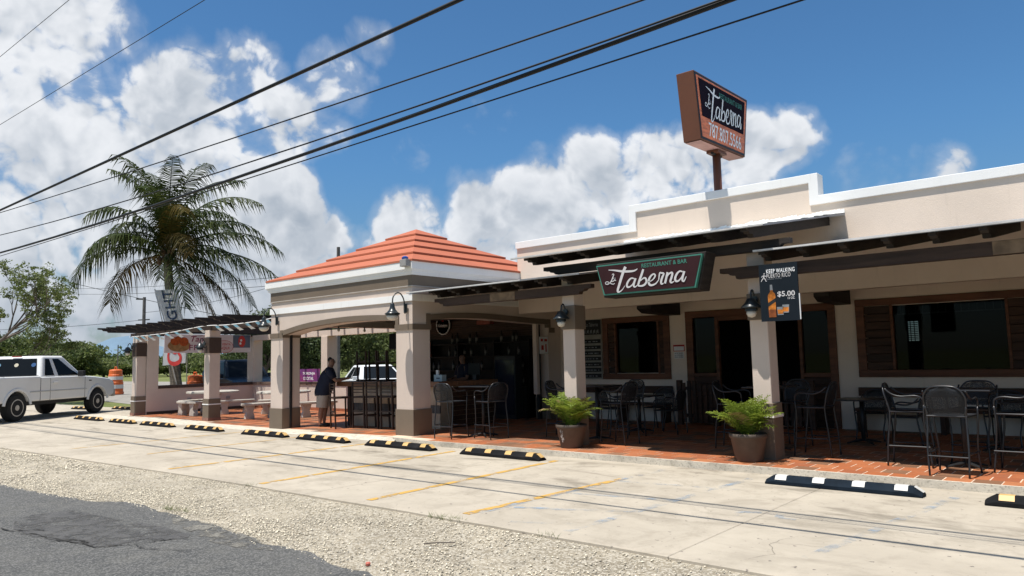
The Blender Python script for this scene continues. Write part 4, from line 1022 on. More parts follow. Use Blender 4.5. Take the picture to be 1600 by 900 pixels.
# bunting
bt = thing('bunting', 'string of small light blue and white flags sagging between the pergola pillars', 'bunting', (-21.6, 10.98, 2.8))
cpts = [(-26.84, 11.0, 2.73), (-25.2, 10.97, 2.735), (-23.5, 10.97, 2.77), (-21.6, 11.0, 2.87), (-20.2, 10.97, 2.84), (-18.6, 10.97, 2.86), (-17.3, 10.9, 2.93)]
cc = crom(cpts, 8)
B('cord', MB().tube([tuple(p) for p in cc], .012, 4), paper_white, bt)
for k in range(15):
    u = 1.6 + k * (len(cc) - 4) / 15.2; i = int(u); p = cc[i] + (cc[i + 1] - cc[i]) * (u - i)
    if -21.95 < p[0] < -21.3: continue
    a = random.uniform(-.35, .35); w = .095; sw = random.uniform(.03, .12)
    x0, y0_, z0 = p
    mb = MB(); mb.add([(x0 - w, y0_, z0), (x0 + w, y0_, z0 + .01), (x0 + w + sw, y0_ + .05 + sw * .6, z0 - .085), (x0 - w + sw, y0_ + .05 + sw * .6, z0 - .088)], [(0, 1, 2, 3)])
    f = B('flag', mb, bunt_blue, bt)
    mb = MB(); mb.add([(x0 - w + sw, y0_ + .05 + sw * .6, z0 - .088), (x0 + w + sw, y0_ + .05 + sw * .6, z0 - .085), (x0 + w + sw * 2.4 + .08, y0_ + .13, z0 - .17), (x0 - w + sw * 2.4 + .05, y0_ + .13, z0 - .18)], [(0, 1, 2, 3)])
    B('flag_tail', mb, paper_white, f)

# picnic furniture of cast concrete
def picnic_table(loc, rot, lab):
    t = thing('picnic_table', lab, 'table', loc, rot, 'concrete picnic tables on the patio')
    B('tabletop', MB().lathe([(.80, .70), (.86, .715), (.86, .765), (.82, .785)], 8), conc_furn, t, False)
    B('pedestal', MB().lathe([(.30, 0), (.30, .06), (.17, .14), (.15, .36), (.20, .58), (.32, .70)], 10), conc_furn, t, False, smooth=True)
    return t
def picnic_bench(loc, rot, lab):
    t = thing('picnic_bench', lab, 'bench', loc, rot, 'concrete benches round the picnic tables')
    pts = []
    for k in range(9):
        u = -1 + 2 * k / 8; pts.append((u * .62, .08 * u * u - .16))
    for k in range(9):
        u = 1 - 2 * k / 8; pts.append((u * .56, .08 * u * u + .18))
    B('seat', MB().prism(pts, 'xy', .40, .475), conc_furn, t, False, bevel=.015)
    for s in (-1, 1):
        B('leg', MB().prism([(s * .36 - .14, 0), (s * .36 + .14, 0), (s * .36 + .13, .10), (s * .36 + .09, .2), (s * .36 + .15, .40), (s * .36 - .15, .40), (s * .36 - .09, .2), (s * .36 - .13, .10)], 'xz', -.08, .10), conc_furn, t, False, bevel=.012)
    return t
picnic_table((-24.5, 12.85, .03), .2, 'concrete picnic table between the two patio pillars near the far wall')
picnic_table((-21.25, 13.55, .03), .4, 'concrete picnic table beside the arched pavilion corner')
picnic_bench((-24.45, 11.95, .03), .05, 'curved concrete bench nearest the kerb by the left pillar')
picnic_bench((-25.45, 12.75, .03), 1.75, 'curved concrete bench against the far end wall of the patio')
picnic_bench((-23.6, 13.2, .03), 1.2, 'curved concrete bench right behind the middle patio pillar')
picnic_bench((-20.75, 12.45, .03), 1.35, 'curved concrete bench nearest the pavilion on the patio')
picnic_bench((-22.2, 13.9, .03), 1.1, 'curved concrete bench left of the pavilion side picnic table')
picnic_bench((-19.55, 13.65, .03), 1.3, 'curved concrete bench seen through the pavilion arch')
for px_, py_, nm in ((-26.43, 12.9, 0), (-26.43, 14.4, 1)):
    tag(B('wall_socket', MB().box(PXW + .001, PXW + .03, py_, py_ + .14, .42, .52), grey_box), ('small grey socket plate on the far patio wall, nearer the kerb', 'small grey socket plate on the far patio wall, nearer the corner')[nm], 'socket')

# banners on the patio
bn = thing('fruit_banner', 'long pale pink banner with fruit bowl and red lettering hung across the patio end', 'banner', (PXW + .05, 13.6, 2.45))
bx = PXW + .04
B('cloth', MB().box(bx - .01, bx, 12.02, 15.35, 2.16, 2.83), banner_pink, bn)
yd, zd = (0, 1, 0), (0, 0, 1)
def disc(name, parent, c, ry, rz, m, off, n=20, a0=0, a1=2 * math.pi):
    P = [(bx + off, c[0] + ry * math.cos(a0 + (a1 - a0) * k / n), c[1] + rz * math.sin(a0 + (a1 - a0) * k / n)) for k in range(n)]
    return B(name, MB().add(P, [tuple(range(n))]), m, parent)
disc('bowl_print', bn, (12.55, 2.42), .42, .22, fruit_tan, .004)
disc('fruit_print', bn, (12.40, 2.58), .17, .15, fruit_orange, .006); disc('fruit_print', bn, (12.72, 2.56), .17, .16, fruit_orange, .0065); disc('fruit_print', bn, (12.50, 2.66), .12, .10, fruit_orange, .007)
letters('lettering', 'man', (bx, 12.98, 2.50), yd, zd, .95, .27, maroon, bn, .005)
letters('lettering', 'fro', (bx, 12.92, 2.25), yd, zd, 1.35, .20, maroon, bn, .005)
disc('round_print', bn, (14.28, 2.38), .36, .24, red_print, .004); disc('round_print', bn, (14.28, 2.38), .34, .225, banner_pink, .006)
letters('lettering', 'venta', (bx, 14.02, 2.43), yd, zd, .50, .085, red_print, bn, .008)
letters('lettering', 'aqui', (bx, 14.07, 2.26), yd, zd, .40, .12, red_print, bn, .008)
B('photo_print', MB().quad((bx + .004, 14.62, 2.34), (bx + .004, 15.33, 2.34), (bx + .004, 15.33, 2.82), (bx + .004, 14.62, 2.82)), banner_grey, bn)
disc('ice_lolly_print', bn, (14.98, 2.58), .15, .22, red_print, .007)
for q, r in (((14.95, 2.62), .045), ((14.92, 2.50), .045)): disc('dot_print', bn, q, r, r, paper_white, .010)
tb = thing('cocktail_banner', 'magenta and purple banner with white lettering on the low wall seen through the arch', 'banner', (-22.6, PYR - .06, 1.25))
B('cloth', MB().box(-23.3, -21.99, PYR - .06, PYR - .045, 1.03, 1.48), magenta, tb)
letters('lettering', 'tor', (-23.02, PYR - .06, 1.25), (1, 0, 0), zd, .75, .12, letter_bright, tb)
letters('lettering', 'cock', (-22.98, PYR - .06, 1.09), (1, 0, 0), zd, .62, .11, letter_bright, tb)

# tall feather flags by the palm
ff = thing('feather_flag', 'leaning white feather flag with navy upright lettering beside the coconut palm', 'flag', (-28.3, 13.25, 0))
fl, fu = (0.905, .42, 0), (-.16, -.07, .985)
L0 = Vector((-28.75, 13.1, 3.0))
FX_, FU = Vector((.93, .36, 0)).normalized(), Vector((-.30, -.11, 1)).normalized()
def fp(a, b): return L0 + FX_ * a + FU * b
mb = MB(); n = 8
for k in range(n):
    b0, b1 = 1.75 * k / n, 1.75 * (k + 1) / n
    for a0_, a1_ in ((0, .22), (.22, 1.06)):
        off = lambda a, b: Vector((0, .05 * math.sin(b * 3 + a * 2), 0))
        mb.quad(fp(a0_, b0) + off(a0_, b0), fp(a1_, b0) + off(a1_, b0), fp(a1_, b1) + off(a1_, b1), fp(a0_, b1) + off(a0_, b1))
B('flag_cloth', mb, flag_cloth, ff)
v, fs = TEXT['light']; mb = MB(); nr = FX_.cross(FU).normalized()
mb.add([fp(.86 - .50 * b, .02 + 1.70 * a) + Vector((0, -.07, 0)) for a, b in v], fs)
B('lettering', mb, flag_navy, ff)
B('pole', MB().tube([fp(-.02, -3.2), fp(-.02, 1.8)], .02, 6), grey_box, ff)
rf = thing('swirl_flag', 'small white flag with a red swirl hanging below the fruit banner by the palm trunk', 'flag', (-28.0, 13.0, 0))
B('flag_cloth', MB().quad((-28.35, 12.85, 1.72), (-27.05, 13.1, 1.80), (-26.98, 13.1, 2.42), (-28.30, 12.85, 2.42)), flag_cloth, rf)
mb = MB(); SX_ = Vector((.98, .19, 0)).normalized()
ribbon(mb, [(.55, .62), (.75, .70), (.66, .52), (.40, .62), (.30, .42), (.36, .18), (.60, .08), (.86, .16), (.92, .36), (.78, .52)], [.1, .16, .12, .10, .10, .12, .14, .14, .12, .08], Vector((-28.35, 12.85, 1.70)), SX_, Vector((0, 0, 1)), 1.15, .95, SX_.cross(Vector((0, 0, 1))), .02)
B('swirl_print', mb, red_print, rf)
B('pole', MB().tube([(-26.98, 13.12, 0), (-26.98, 13.12, 2.5)], .015, 6), grey_box, rf)

# ------------------------------------------------------------------ signs
ps = thing('rooftop_sign', 'brown box sign on a single pole above the restaurant parapet with phone number', 'sign', (-6.50, 14.5, 3.5))
sx0, sx1 = -6.72, -6.34
# tapered cabinet: longer at the top than at the bottom
ca = [(13.20, 7.30), (13.40, 5.93), (15.55, 5.98), (15.85, 7.36)]
B('cabinet', MB().prism(ca, 'yz', sx0, sx1), sign_brown, ps, bevel=.012)
B('pole', MB().tube([(-6.53, 14.5, 3.5), (-6.53, 14.5, 5.95)], .085, 12), sign_brown, ps, smooth=True)
B('pole_bracket', MB().box(-6.66, -6.40, 14.30, 14.72, 5.87, 5.925), sign_brown, ps); B('pole_bracket', MB().tube([(-6.53, 14.28, 5.86), (-6.53, 14.72, 5.86)], .03, 8), black, ps)
B('underside', MB().quad((sx0 + .02, 13.42, 5.915), (sx1 - .02, 13.42, 5.915), (sx1 - .02, 15.53, 5.965), (sx0 + .02, 15.53, 5.965)), underpink, ps)
def inset(d, dz0, dz1):
    """quad on the tapered face at height fractions"""
    def e(f):   # f 0 bottom..1 top -> (y0,y1,z0,z1)
        ya = 13.40 + (13.20 - 13.40) * f; yb = 15.55 + (15.85 - 15.55) * f
        return ya, yb, 5.93 + 1.37 * f, 5.98 + 1.38 * f
    a, b = e(dz0), e(dz1)
    return [(a[0] + d, a[2]), (a[1] - d, a[3]), (b[1] - d, b[3]), (b[0] + d, b[2])]
def face(name, q, x, m): return B(name, MB().add([(x, y, z) for y, z in q], [(0, 1, 2, 3)]), m, ps)
face('face_frame', inset(.02, .02, .98), sx1 + .004, black)
face('wood_print', inset(.07, .05, .95), sx1 + .008, sign_wood)
face('name_panel', inset(.16, .36, .92), sx1 + .012, sign_navy)
letters('tagline', 'rb', (sx1 + .012, 14.33, 7.0), yd, zd, 1.16, .125, sign_green, ps, .004, tilt=.02)
script_name((sx1 + .014, 13.62, 6.40), (0, 1, .022), zd, 1.78, letter_bright, ps, sy=1.5)
letters('phone_number', 'phone', (sx1 + .010, 13.76, 6.06), yd, zd, 1.58, .30, letter_bright, ps, .004, tilt=.02)

hs = thing('hanging_sign', 'dark maroon tapered sign board with white script name and green border under the canopy', 'sign', (-5.8, 10.1, 2.9))
hb = [(-6.73, 3.15), (-6.60, 2.655), (-4.98, 2.655), (-4.85, 3.15)]
def grow(q, d): 
    cx_ = sum(p[0] for p in q) / 4; cz_ = sum(p[1] for p in q) / 4
    return [(p[0] + (d if p[0] > cx_ else -d), p[1] + (d if p[1] > cz_ else -d)) for p in q]
B('backing_frame', MB().prism(grow(hb, .035), 'xz', 10.16, 10.50), wood_black, hs, bevel=.006, seg=1)
B('green_border', MB().prism(hb, 'xz', 10.10, 10.158), sign_green, hs)
B('board_face', MB().prism(grow(hb, -.02), 'xz', 10.094, 10.13), sign_dark, hs)
script_name((-6.55, 10.094, 2.69), (1, 0, 0), zd, 1.437, letter_white, hs)
letters('tagline', 'rb', (-5.875, 10.094, 3.035), (1, 0, 0), zd, .78, .065, sign_green, hs, tilt=.0)
for x in (-6.3, -5.2): B('hanger', MB().box(x - .02, x + .02, 10.50, 10.72, 3.18, 3.22), black, hs)

po = thing('drinks_poster', 'dark hanging poster with amber whisky bottle, two glasses and a five dollar price', 'poster', (-3.83, 10.33, 2.5))
qx0, qx1, qz0, qz1, qy = -4.10, -3.555, 2.105, 2.92, 10.33
B('poster_sheet', MB().box(qx0, qx1, qy, qy + .02, qz0, qz1), poster_black, po)
B('edge_strip', MB().box(qx1, qx1 + .012, qy + .002, qy + .024, qz0 + .01, qz0 + .37), paper_white, po)
def pz(u, v): return (qx0 + u * (qx1 - qx0), qz1 - v * (qz1 - qz0))
X1 = (1, 0, 0)
def pl(name, key, u, v, w, h, m, tilt=0): 
    x, z = pz(u, v); return letters(name, key, (x, qy, z), X1, zd, w, h, m, po, .004, tilt)
pl('slogan', 'kw', .20, .165, .40, .060, letter_bright); pl('slogan', 'pr', .20, .248, .34, .060, letter_white)
pl('small_print', 'jw', .20, .280, .215, .018, grey_print); pl('price', 'price', .46, .595, .245, .085, letter_white); pl('measure', 'oz', .72, .635, .10, .032, letter_white)
def poly(name, pts, m, off): 
    return B(name, MB().add([(pz(u, v)[0], qy - off, pz(u, v)[1]) for u, v in pts], [tuple(range(len(pts)))]), m, po)
poly('bottle_print', [(.215, .93), (.40, .93), (.405, .56), (.39, .52), (.345, .49), (.335, .40), (.275, .40), (.27, .49), (.225, .525), (.205, .56)], amber, .0042)
poly('bottle_cap_print', [(.27, .46), (.342, .46), (.335, .365), (.275, .365)], grey_print, .0048)
poly('bottle_band_print', [(.207, .68), (.404, .60), (.404, .665), (.207, .745)], board_black, .0050)
poly('bottle_base_print', [(.215, .925), (.40, .925), (.40, .80), (.215, .80)], amber_dark, .0046)
for u, v in ((.44, .90), (.58, .865)):
    poly('glass_print', [(u, v), (u + .15, v), (u + .165, v - .14), (u - .01, v - .14)], grey_print, .0045)
    poly('glass_fill_print', [(u + .01, v - .02), (u + .14, v - .02), (u + .15, v - .095), (u, v - .095)], amber, .0050)
fig = MB()
def fr(pts, ws): ribbon(fig, pts, ws, Vector((qx0 + .02, qy, qz1 - .25)), Vector((1, 0, 0)), Vector((0, 0, 1)), .11, .11, Vector((0, -1, 0)), .0045)
fr([(.48, 1.0), (.52, 1.05), (.58, 1.02)], [.10, .18, .12]); fr([(.5, .92), (.45, .7), (.42, .5)], [.16, .2, .16]); fr([(.42, .5), (.25, .35), (.08, .05)], [.16, .10, .07]); fr([(.42, .5), (.62, .35), (.70, .10), (.82, .06)], [.16, .10, .08, .06]); fr([(.46, .82), (.25, .75), (.12, .6)], [.1, .08, .06]); fr([(.5, .82), (.7, .72), (.8, .78)], [.1, .08, .05])
B('walking_figure_print', fig, letter_white, po)

mbd = thing('menu_board', 'tall chalk style menu board with dark item strips on the veranda wall', 'menu board', (-10.8, WY - .03, 1.9))
B('board', MB().box(-11.08, -10.49, WY - .03, WY - .002, 1.10, 2.63), menu_grey, mbd)
B('head_panel', MB().box(-11.07, -10.50, WY - .036, WY - .01, 2.24, 2.62), board_black, mbd)
letters('head_lettering', 'menuhead', (-10.98, WY - .036, 2.45), X1, zd, .40, .10, grey_print, mbd)
mm = MB()
for k in range(5): ribbon(mm, [(0, 0), (.2, .8), (.3, .2), (.5, .9), (.6, .1)], [.12] * 5, Vector((-11.03 + k * .10, WY - .036, 2.26)), Vector((1, 0, 0)), Vector((0, 0, 1)), .10, .12, Vector((0, -1, 0)), .004 + .0006 * k)
B('chalk_drawing', mm, grey_print, mbd)
for k, (a, b) in enumerate(((2.12, 2.02), (1.96, 1.87), (1.82, 1.72), (1.67, 1.58), (1.53, 1.43), (1.39, 1.29), (1.24, 1.14))):
    s_ = B('item_strip', MB().box(-11.06, -10.52, WY - .036, WY - .012, b, a), board_black, mbd)
    tx = MB()
    x = -11.0
    while x < -10.6:
        w = random.uniform(.03, .09); tx.add([(x, WY - .0385, b + .03), (x + w, WY - .0385, b + .03), (x + w, WY - .0385, b + .055), (x, WY - .0385, b + .055)], [(0, 1, 2, 3)]); x += w + random.uniform(.015, .06)
    B('item_writing', tx, grey_print, s_)
wn = thing('wall_notice', 'small red bordered notice above a second white notice beside the doorway', 'notice', (-8.33, WY - .01, 1.75))
B('notice_sheet', MB().box(-8.48, -8.19, WY - .012, WY - .002, 1.755, 1.91), red_print, wn); B('notice_face', MB().box(-8.465, -8.205, WY - .015, WY - .004, 1.77, 1.868), paper_white, wn)
letters('notice_lettering', 'warn1', (-8.44, WY - .013, 1.875), X1, zd, .20, .026, board_black, wn)
B('notice_sheet', MB().box(-8.46, -8.21, WY - .012, WY - .002, 1.585, 1.735), paper_white, wn)
for k, key in enumerate(('warn2', 'warn3', 'warn4')): letters('notice_lettering', key, (-8.445, WY - .012, 1.695 - k * .045), X1, zd, .22, .028, board_black, wn)
es = thing('fire_extinguisher_sign', 'white wall sign with red emblems at the right end of the bar arch', 'sign', (PX1 + .02, 15.15, 2.0))
ex = PX1 + .012
B('sign_plate', MB().box(PX1 + .002, ex, 14.98, 15.33, 1.78, 2.22), paper_white, es)
for y0_, z0_, w, h in ((15.02, 2.10, .10, .07), (15.17, 2.10, .12, .06), (15.04, 1.88, .10, .12), (15.21, 1.83, .05, .20)):
    B('red_emblem', MB().quad((ex + .003, y0_, z0_), (ex + .003, y0_ + w, z0_), (ex + .003, y0_ + w, z0_ + h), (ex + .003, y0_, z0_ + h)), red_print, es)
fl_ = thing('strip_light', 'unlit white fluorescent strip light on the veranda ceiling left of the front pillar', 'light', (-6.65, 15.0, 2.88))
B('batten', MB().box(-7.05, -6.2, 15.0, 15.10, 2.885, 2.925), paper_white, fl_, bevel=.006); B('diffuser', MB().prism([(15.0, 2.83), (15.1, 2.83), (15.13, 2.884), (14.97, 2.884)], 'yz', -7.04, -6.21), opal, fl_)

# ------------------------------------------------------------------ wall lamps
def wall_lamp(loc, lab, small=False):
    """gooseneck lamp; plate on a wall facing the street (local +y is into the wall)"""
    t = thing('wall_lamp', lab, 'lamp', loc, 0, 'wall lamps on the pillars')
    if not small:
        B('wall_plate', MB().box(-.05, .05, -.03, 0, -.10, .10), lamp_green, t, False, bevel=.008)
        B('arm', MB().tube([tuple(p) for p in crom([(0, -.03, -.12), (0, -.04, .05), (0, -.07, .20), (0, -.16, .31), (0, -.27, .31), (0, -.36, .22), (0, -.38, .08)], 4)], .014, 8), lamp_green, t, False, smooth=True)
        c = (0, -.38, 0)
        B('shade', MB().lathe([(.03, .10), (.045, .08), (.05, .02), (.07, -.04), (.12, -.10), (.165, -.125), (.165, -.135), (.15, -.13)], 16, c), lamp_green, t, False, smooth=True)
        B('collar', MB().lathe([(.14, -.13), (.15, -.135), (.15, -.16), (.13, -.165)], 16, c), lamp_green, t, False)
        B('globe', MB().lathe([(.12, -.165), (.125, -.20), (.10, -.245), (.05, -.27), (.01, -.275)], 16, c), opal, t, False, smooth=True)
    else:
        B('wall_plate', MB().lathe([(.06, 0), (.06, .03)], 12, (0, -.03, .06), 'y'), lamp_green, t, False)
        B('arm', MB().tube([tuple(p) for p in crom([(0, -.02, .06), (0, -.10, .20), (0, -.16, .17), (0, -.18, .06)], 4)], .014, 8), lamp_green, t, False, smooth=True)
        c = (0, -.18, 0)
        B('shade', MB().lathe([(.03, .08), (.06, .07), (.085, .02), (.15, -.05), (.155, -.07), (.14, -.065)], 14, c), lamp_green, t, False, smooth=True)
        B('collar', MB().lathe([(.09, -.065), (.095, -.11), (.08, -.115)], 14, c), lamp_green, t, False)
        B('globe', MB().lathe([(.07, -.115), (.075, -.15), (.055, -.195), (.01, -.21)], 14, c), opal, t, False, smooth=True)
    return t
wall_lamp((-11.98, PY - .03, 2.80), 'dark gooseneck lamp on the right hand pavilion pier beside the bar arch')
wall_lamp((-16.95, PY - .03, 2.78), 'dark gooseneck lamp on the left pavilion pier at the end of the bunting')
wall_lamp((-7.90, 10.85, 2.42), 'dark bell lamp with white globe on the pillar under the hanging script sign', True)
wall_lamp((-4.38, 10.85, 2.40), 'dark bell lamp with white globe beside the hanging drinks poster', True)
wall_lamp((-26.75, 11.09, 2.30), 'dark bell lamp on the far left patio pillar by the pickup', True)
wall_lamp((-21.62, 11.09, 2.28), 'dark bell lamp on the middle patio pillar in front of the fruit banner', True)

# ------------------------------------------------------------------ wheel stops
def wheel_stop(x, y, L, rot, lab, body_m, tape_m, first=[None]):
    t = thing('wheel_stop', lab, 'wheel stop', (x, y, 0.001), rot, 'wheel stops along the parking bays')
    h = .112; w = .10
    pr = [(-w, 0), (w, 0), (w, .045), (w * .45, h), (-w * .45, h), (-w, .045)]
    mb = MB(); n = len(pr); e = .10
    for xx, k in ((-L / 2, .45), (-L / 2 + e, 1), (L / 2 - e, 1), (L / 2, .45)): mb.v += [(xx, p[0], p[1] * k) for p in pr]
    for i in range(3):
        for j in range(n):
            a = i * n + j; b = i * n + (j + 1) % n
            mb.f.append((a, b, b + n, a + n))
    mb.f += [tuple(reversed(range(n))), tuple(range(3 * n, 4 * n))]
    B('rubber_block', mb, body_m, t, False, bevel=.008, seg=2)
    k = 4
    for i in range(k):
        xc = -L / 2 + .22 + i * (L - .44) / (k - 1) if L > 1.8 else -L / 2 + .20 + i * (L - .42) / (k - 1)
        q = .07
        B('reflective_patch', MB().add([(xc - q, -w * .86 - .004, .064), (xc + q, -w * .86 - .004, .064), (xc + q, -w * .45 - .004, h + .003), (xc - q, -w * .45 - .004, h + .003), (xc + q, w * .45, h + .003), (xc - q, w * .45, h + .003)], [(0, 1, 2, 3), (3, 2, 4, 5)]), tape_m, t, False)
    B('end_patch', MB().add([(L / 2 - e + .01, -w * .5, h + .001), (L / 2 - e + .01, w * .5, h + .001), (L / 2 + .003, w * .5, h * .45 + .003), (L / 2 + .003, -w * .5, h * .45 + .003)], [(0, 1, 2, 3)]), tape_m, t, False)
    return t
names_ws = ['by the pickup truck front wheel', 'second from the pickup truck', 'in front of the left patio pillar', 'in front of the middle patio pillar', 'left of the pavilion left pier', 'in front of the pavilion arch', 'in front of the right pavilion pier', 'in front of the bar chairs and potted palm']
for k, (xa, xb) in enumerate(((-27.4, -25.35), (-24.55, -22.95), (-22.35, -20.5), (-19.65, -17.85), (-16.75, -14.95), (-14.45, -12.68), (-12.02, -10.12), (-9.36, -7.56))):
    wheel_stop((xa + xb) / 2, 9.60, xb - xa, random.uniform(-.015, .015), 'black rubber wheel stop with yellow patches ' + names_ws[k], rubber, reflect_yel)
wheel_stop(-2.90, 9.48, 1.80, .0, 'blue black rubber wheel stop with white patches in the faded blue bay', rubber_blue, reflect_wht)
wheel_stop(-.50, 9.40, 1.80, 0, 'black rubber wheel stop with yellow patch cut off by the right edge of the view', rubber, reflect_yel)
wheel_stop(-33.6, 12.0, 1.7, .1, 'black and yellow wheel stop beyond the pickup truck bonnet', rubber, reflect_yel)
wheel_stop(-31.4, 12.75, 1.7, .1, 'black and yellow wheel stop between the pickup and the far pillar', rubber, reflect_yel)

# ------------------------------------------------------------------ metal chairs and tables
def metal_chair(seat_h, back_h, high):
    """local: floor at z 0, sitter faces +y"""
    t = thing('metal_chair', None, None)
    r = .0125; S = seat_h; H = back_h
    for s in (-1, 1):
        back = crom([(s * .215, -.27, 0), (s * .225, -.245, S * .45), (s * .215, -.205, S * .95), (s * .225, -.235, S + .12)], 4)
        B('leg', MB().tube([tuple(p) for p in back], r, 6), chair_metal, t, False, smooth=True)
        front = crom([(s * .235, .27, 0), (s * .22, .235, S * .4), (s * .245, .205, S * .8), (s * .255, .215, S + .10)], 4)
        B('leg', MB().tube([tuple(p) for p in front], r, 6), chair_metal, t, False, smooth=True)
        arm = crom([(s * .255, .215, S + .10), (s * .262, .20, S + .18), (s * .262, .12, S + .215), (s * .262, -.06, S + .205), (s * .25, -.17, S + .24), (s * .235, -.25, S + .31)], 5)
        B('armrest', MB().tube([tuple(p) for p in arm], r, 6), chair_metal, t, False, smooth=True)
    arch = crom([(-.205, -.205, S + .01), (-.228, -.235, S + .14), (-.225, -.265, H - .12), (-.15, -.285, H - .02), (0, -.29, H), (.15, -.285, H - .02), (.225, -.265, H - .12), (.228, -.235, S + .14), (.205, -.205, S + .01)], 5)
    B('backrest_frame', MB().tube([tuple(p) for p in arch], r, 6), chair_metal, t, False, smooth=True)
    # curved perforated back and seat
    mb = MB(); n = 8; rows = []
    zs = [S + .03, S + .14, H - .12, H - .045, H - .012]; ws = [.20, .222, .215, .165, .07]; ys = [-.205, -.235, -.262, -.278, -.285]
    for z, w, y in zip(zs, ws, ys):
        for k in range(n + 1):
            u = -1 + 2 * k / n; rows.append((u * w, y - .035 * (1 - u * u), z))
    for i in range(len(zs) - 1):
        for k in range(n): a = i * (n + 1) + k; mb.f.append((a, a + 1, a + n + 2, a + n + 1))
    mb.v = rows
    B('backrest', mb, chair_mesh, t, False, smooth=True)
    mb = MB(); mb.hexa([(-.22, -.21, S - .012), (.22, -.21, S - .012), (.235, .22, S - .012), (-.235, .22, S - .012)], [(-.22, -.21, S), (.22, -.21, S), (.235, .22, S), (-.235, .22, S)])
    B('seat', mb, chair_mesh, t, False)
    B('seat_frame', MB().tube([(-.22, -.21, S), (.22, -.21, S), (.24, .22, S), (-.24, .22, S), (-.22, -.21, S)], .011, 6), chair_metal, t, False)
    if high:
        z = .24
        B('footrest', MB().tube([(-.235, .255, z), (.235, .255, z)], .010, 6).tube([(-.22, -.26, z), (.22, -.26, z)], .010, 6).tube([(-.235, .255, z + .03), (-.22, -.26, z + .03)], .010, 6).tube([(.235, .255, z + .03), (.22, -.26, z + .03)], .010, 6), chair_metal, t, False)
    return t
def setc(o, label, cat, group): o['label'] = label; o['category'] = cat; o['group'] = group; return o
hi = metal_chair(.73, 1.10, True); lo = metal_chair(.47, .86, False)
HP = [(-1.90, 10.73, -.06, 'tall metal bar chair seen from behind, nearest to the kerb on the right'),
      (-2.50, 11.32, -1.50, 'tall metal bar chair left of the front right bar table, side on'),
      (-1.25, 11.32, 1.52, 'tall metal bar chair cut off at the right edge of the view'),
      (-1.85, 12.05, 3.0, 'tall metal bar chair on the far side of the front right bar table'),
      (-3.87, 11.67, 1.57, 'tall metal bar chair just right of the pillar with the drinks poster'),
      (-5.30, 11.95, -1.45, 'tall metal bar chair behind the right hand potted palm'),
      (-10.82, 10.76, .12, 'tall metal bar chair seen from behind next to the right pavilion pier'),
      (-10.02, 11.10, 1.35, 'tall metal bar chair right of the table in front of the dark bar'),
      (-7.28, 11.50, 1.50, 'tall metal bar chair right of the left hand potted palm'),
      (-7.75, 12.55, 2.95, 'tall metal bar chair facing out behind the table right of the left potted palm'),
      (-8.95, 12.05, -1.4, 'tall metal bar chair in shade left of the pillar with the left potted palm'),
      (-4.6, 12.6, 2.9, 'tall metal bar chair in deep shade behind the pillar with the poster')]
for k, (x, y, a, lab) in enumerate(HP):
    c = hi if k == 0 else copy_tree(hi)
    c.location = (x, y, .10); c.rotation_euler = (0, 0, a); setc(c, lab, 'chair', 'tall metal bar chairs on the veranda')
LP = [(-7.35, 13.5, 1.6, 'low dark metal chair right of the low table under the small window'),
      (-7.95, 14.15, 3.1, 'low dark metal chair against the bench under the small window'),
      (-8.7, 13.5, -1.5, 'low dark metal chair left of the low table under the small window'),
      (-3.72, 14.25, 3.1, 'low dark metal chair behind the low black table under the wide window'),
      (-3.05, 13.55, 1.6, 'low dark metal chair right of the low black table under the wide window'),
      (-1.75, 14.2, 3.1, 'low dark metal chair against the wall at the right end of the wide window')]
for k, (x, y, a, lab) in enumerate(LP):
    c = lo if k == 0 else copy_tree(lo)
    c.location = (x, y, .10); c.rotation_euler = (0, 0, a); setc(c, lab, 'chair', 'low metal chairs by the veranda wall')
def pedestal_table(h, w):
    t = thing('pedestal_table', None, None)
    B('tabletop', MB().box(-w, w, -w, w, h - .025, h), chair_metal, t, False, bevel=.008)
    B('pole', MB().tube([(0, 0, .04), (0, 0, h - .03)], .035, 10), black, t, False, smooth=True)
    for a in range(4):
        d = Vector((math.cos(a * math.pi / 2 + .78), math.sin(a * math.pi / 2 + .78), 0))
        B('foot', MB().tube([d * .03 + Vector((0, 0, .06)), d * .20 + Vector((0, 0, .035)), d * .30 + Vector((0, 0, .012))], [.022, .018, .012], 6), black, t, False)
    return t
ht = pedestal_table(1.03, .36); lt = pedestal_table(.75, .38)
for k, (x, y, a, lab) in enumerate(((-10.42, 11.30, .1, 'tall square black bar table between the two chairs at the dark bar'), (-7.95, 11.80, .05, 'tall square black bar table behind the left hand potted palm'), (-4.62, 11.85, .1, 'tall square black bar table half hidden behind the pillar with the poster'), (-1.88, 11.42, .05, 'tall square black bar table among the three chairs at the right'))):
    c = ht if k == 0 else copy_tree(ht)
    c.location = (x, y, .10); c.rotation_euler = (0, 0, a); setc(c, lab, 'table', 'tall bar tables on the veranda')
for k, (x, y, a, lab) in enumerate(((-8.05, 13.5, 0, 'low square black table under the small veranda window'), (-3.72, 13.55, 0, 'low square black table under the wide veranda window'), (-1.75, 13.5, 0, 'low square black table at the right end of the veranda'))):
    c = lt if k == 0 else copy_tree(lt)
    c.location = (x, y, .10); c.rotation_euler = (0, 0, a); setc(c, lab, 'table', 'low square tables by the veranda wall')

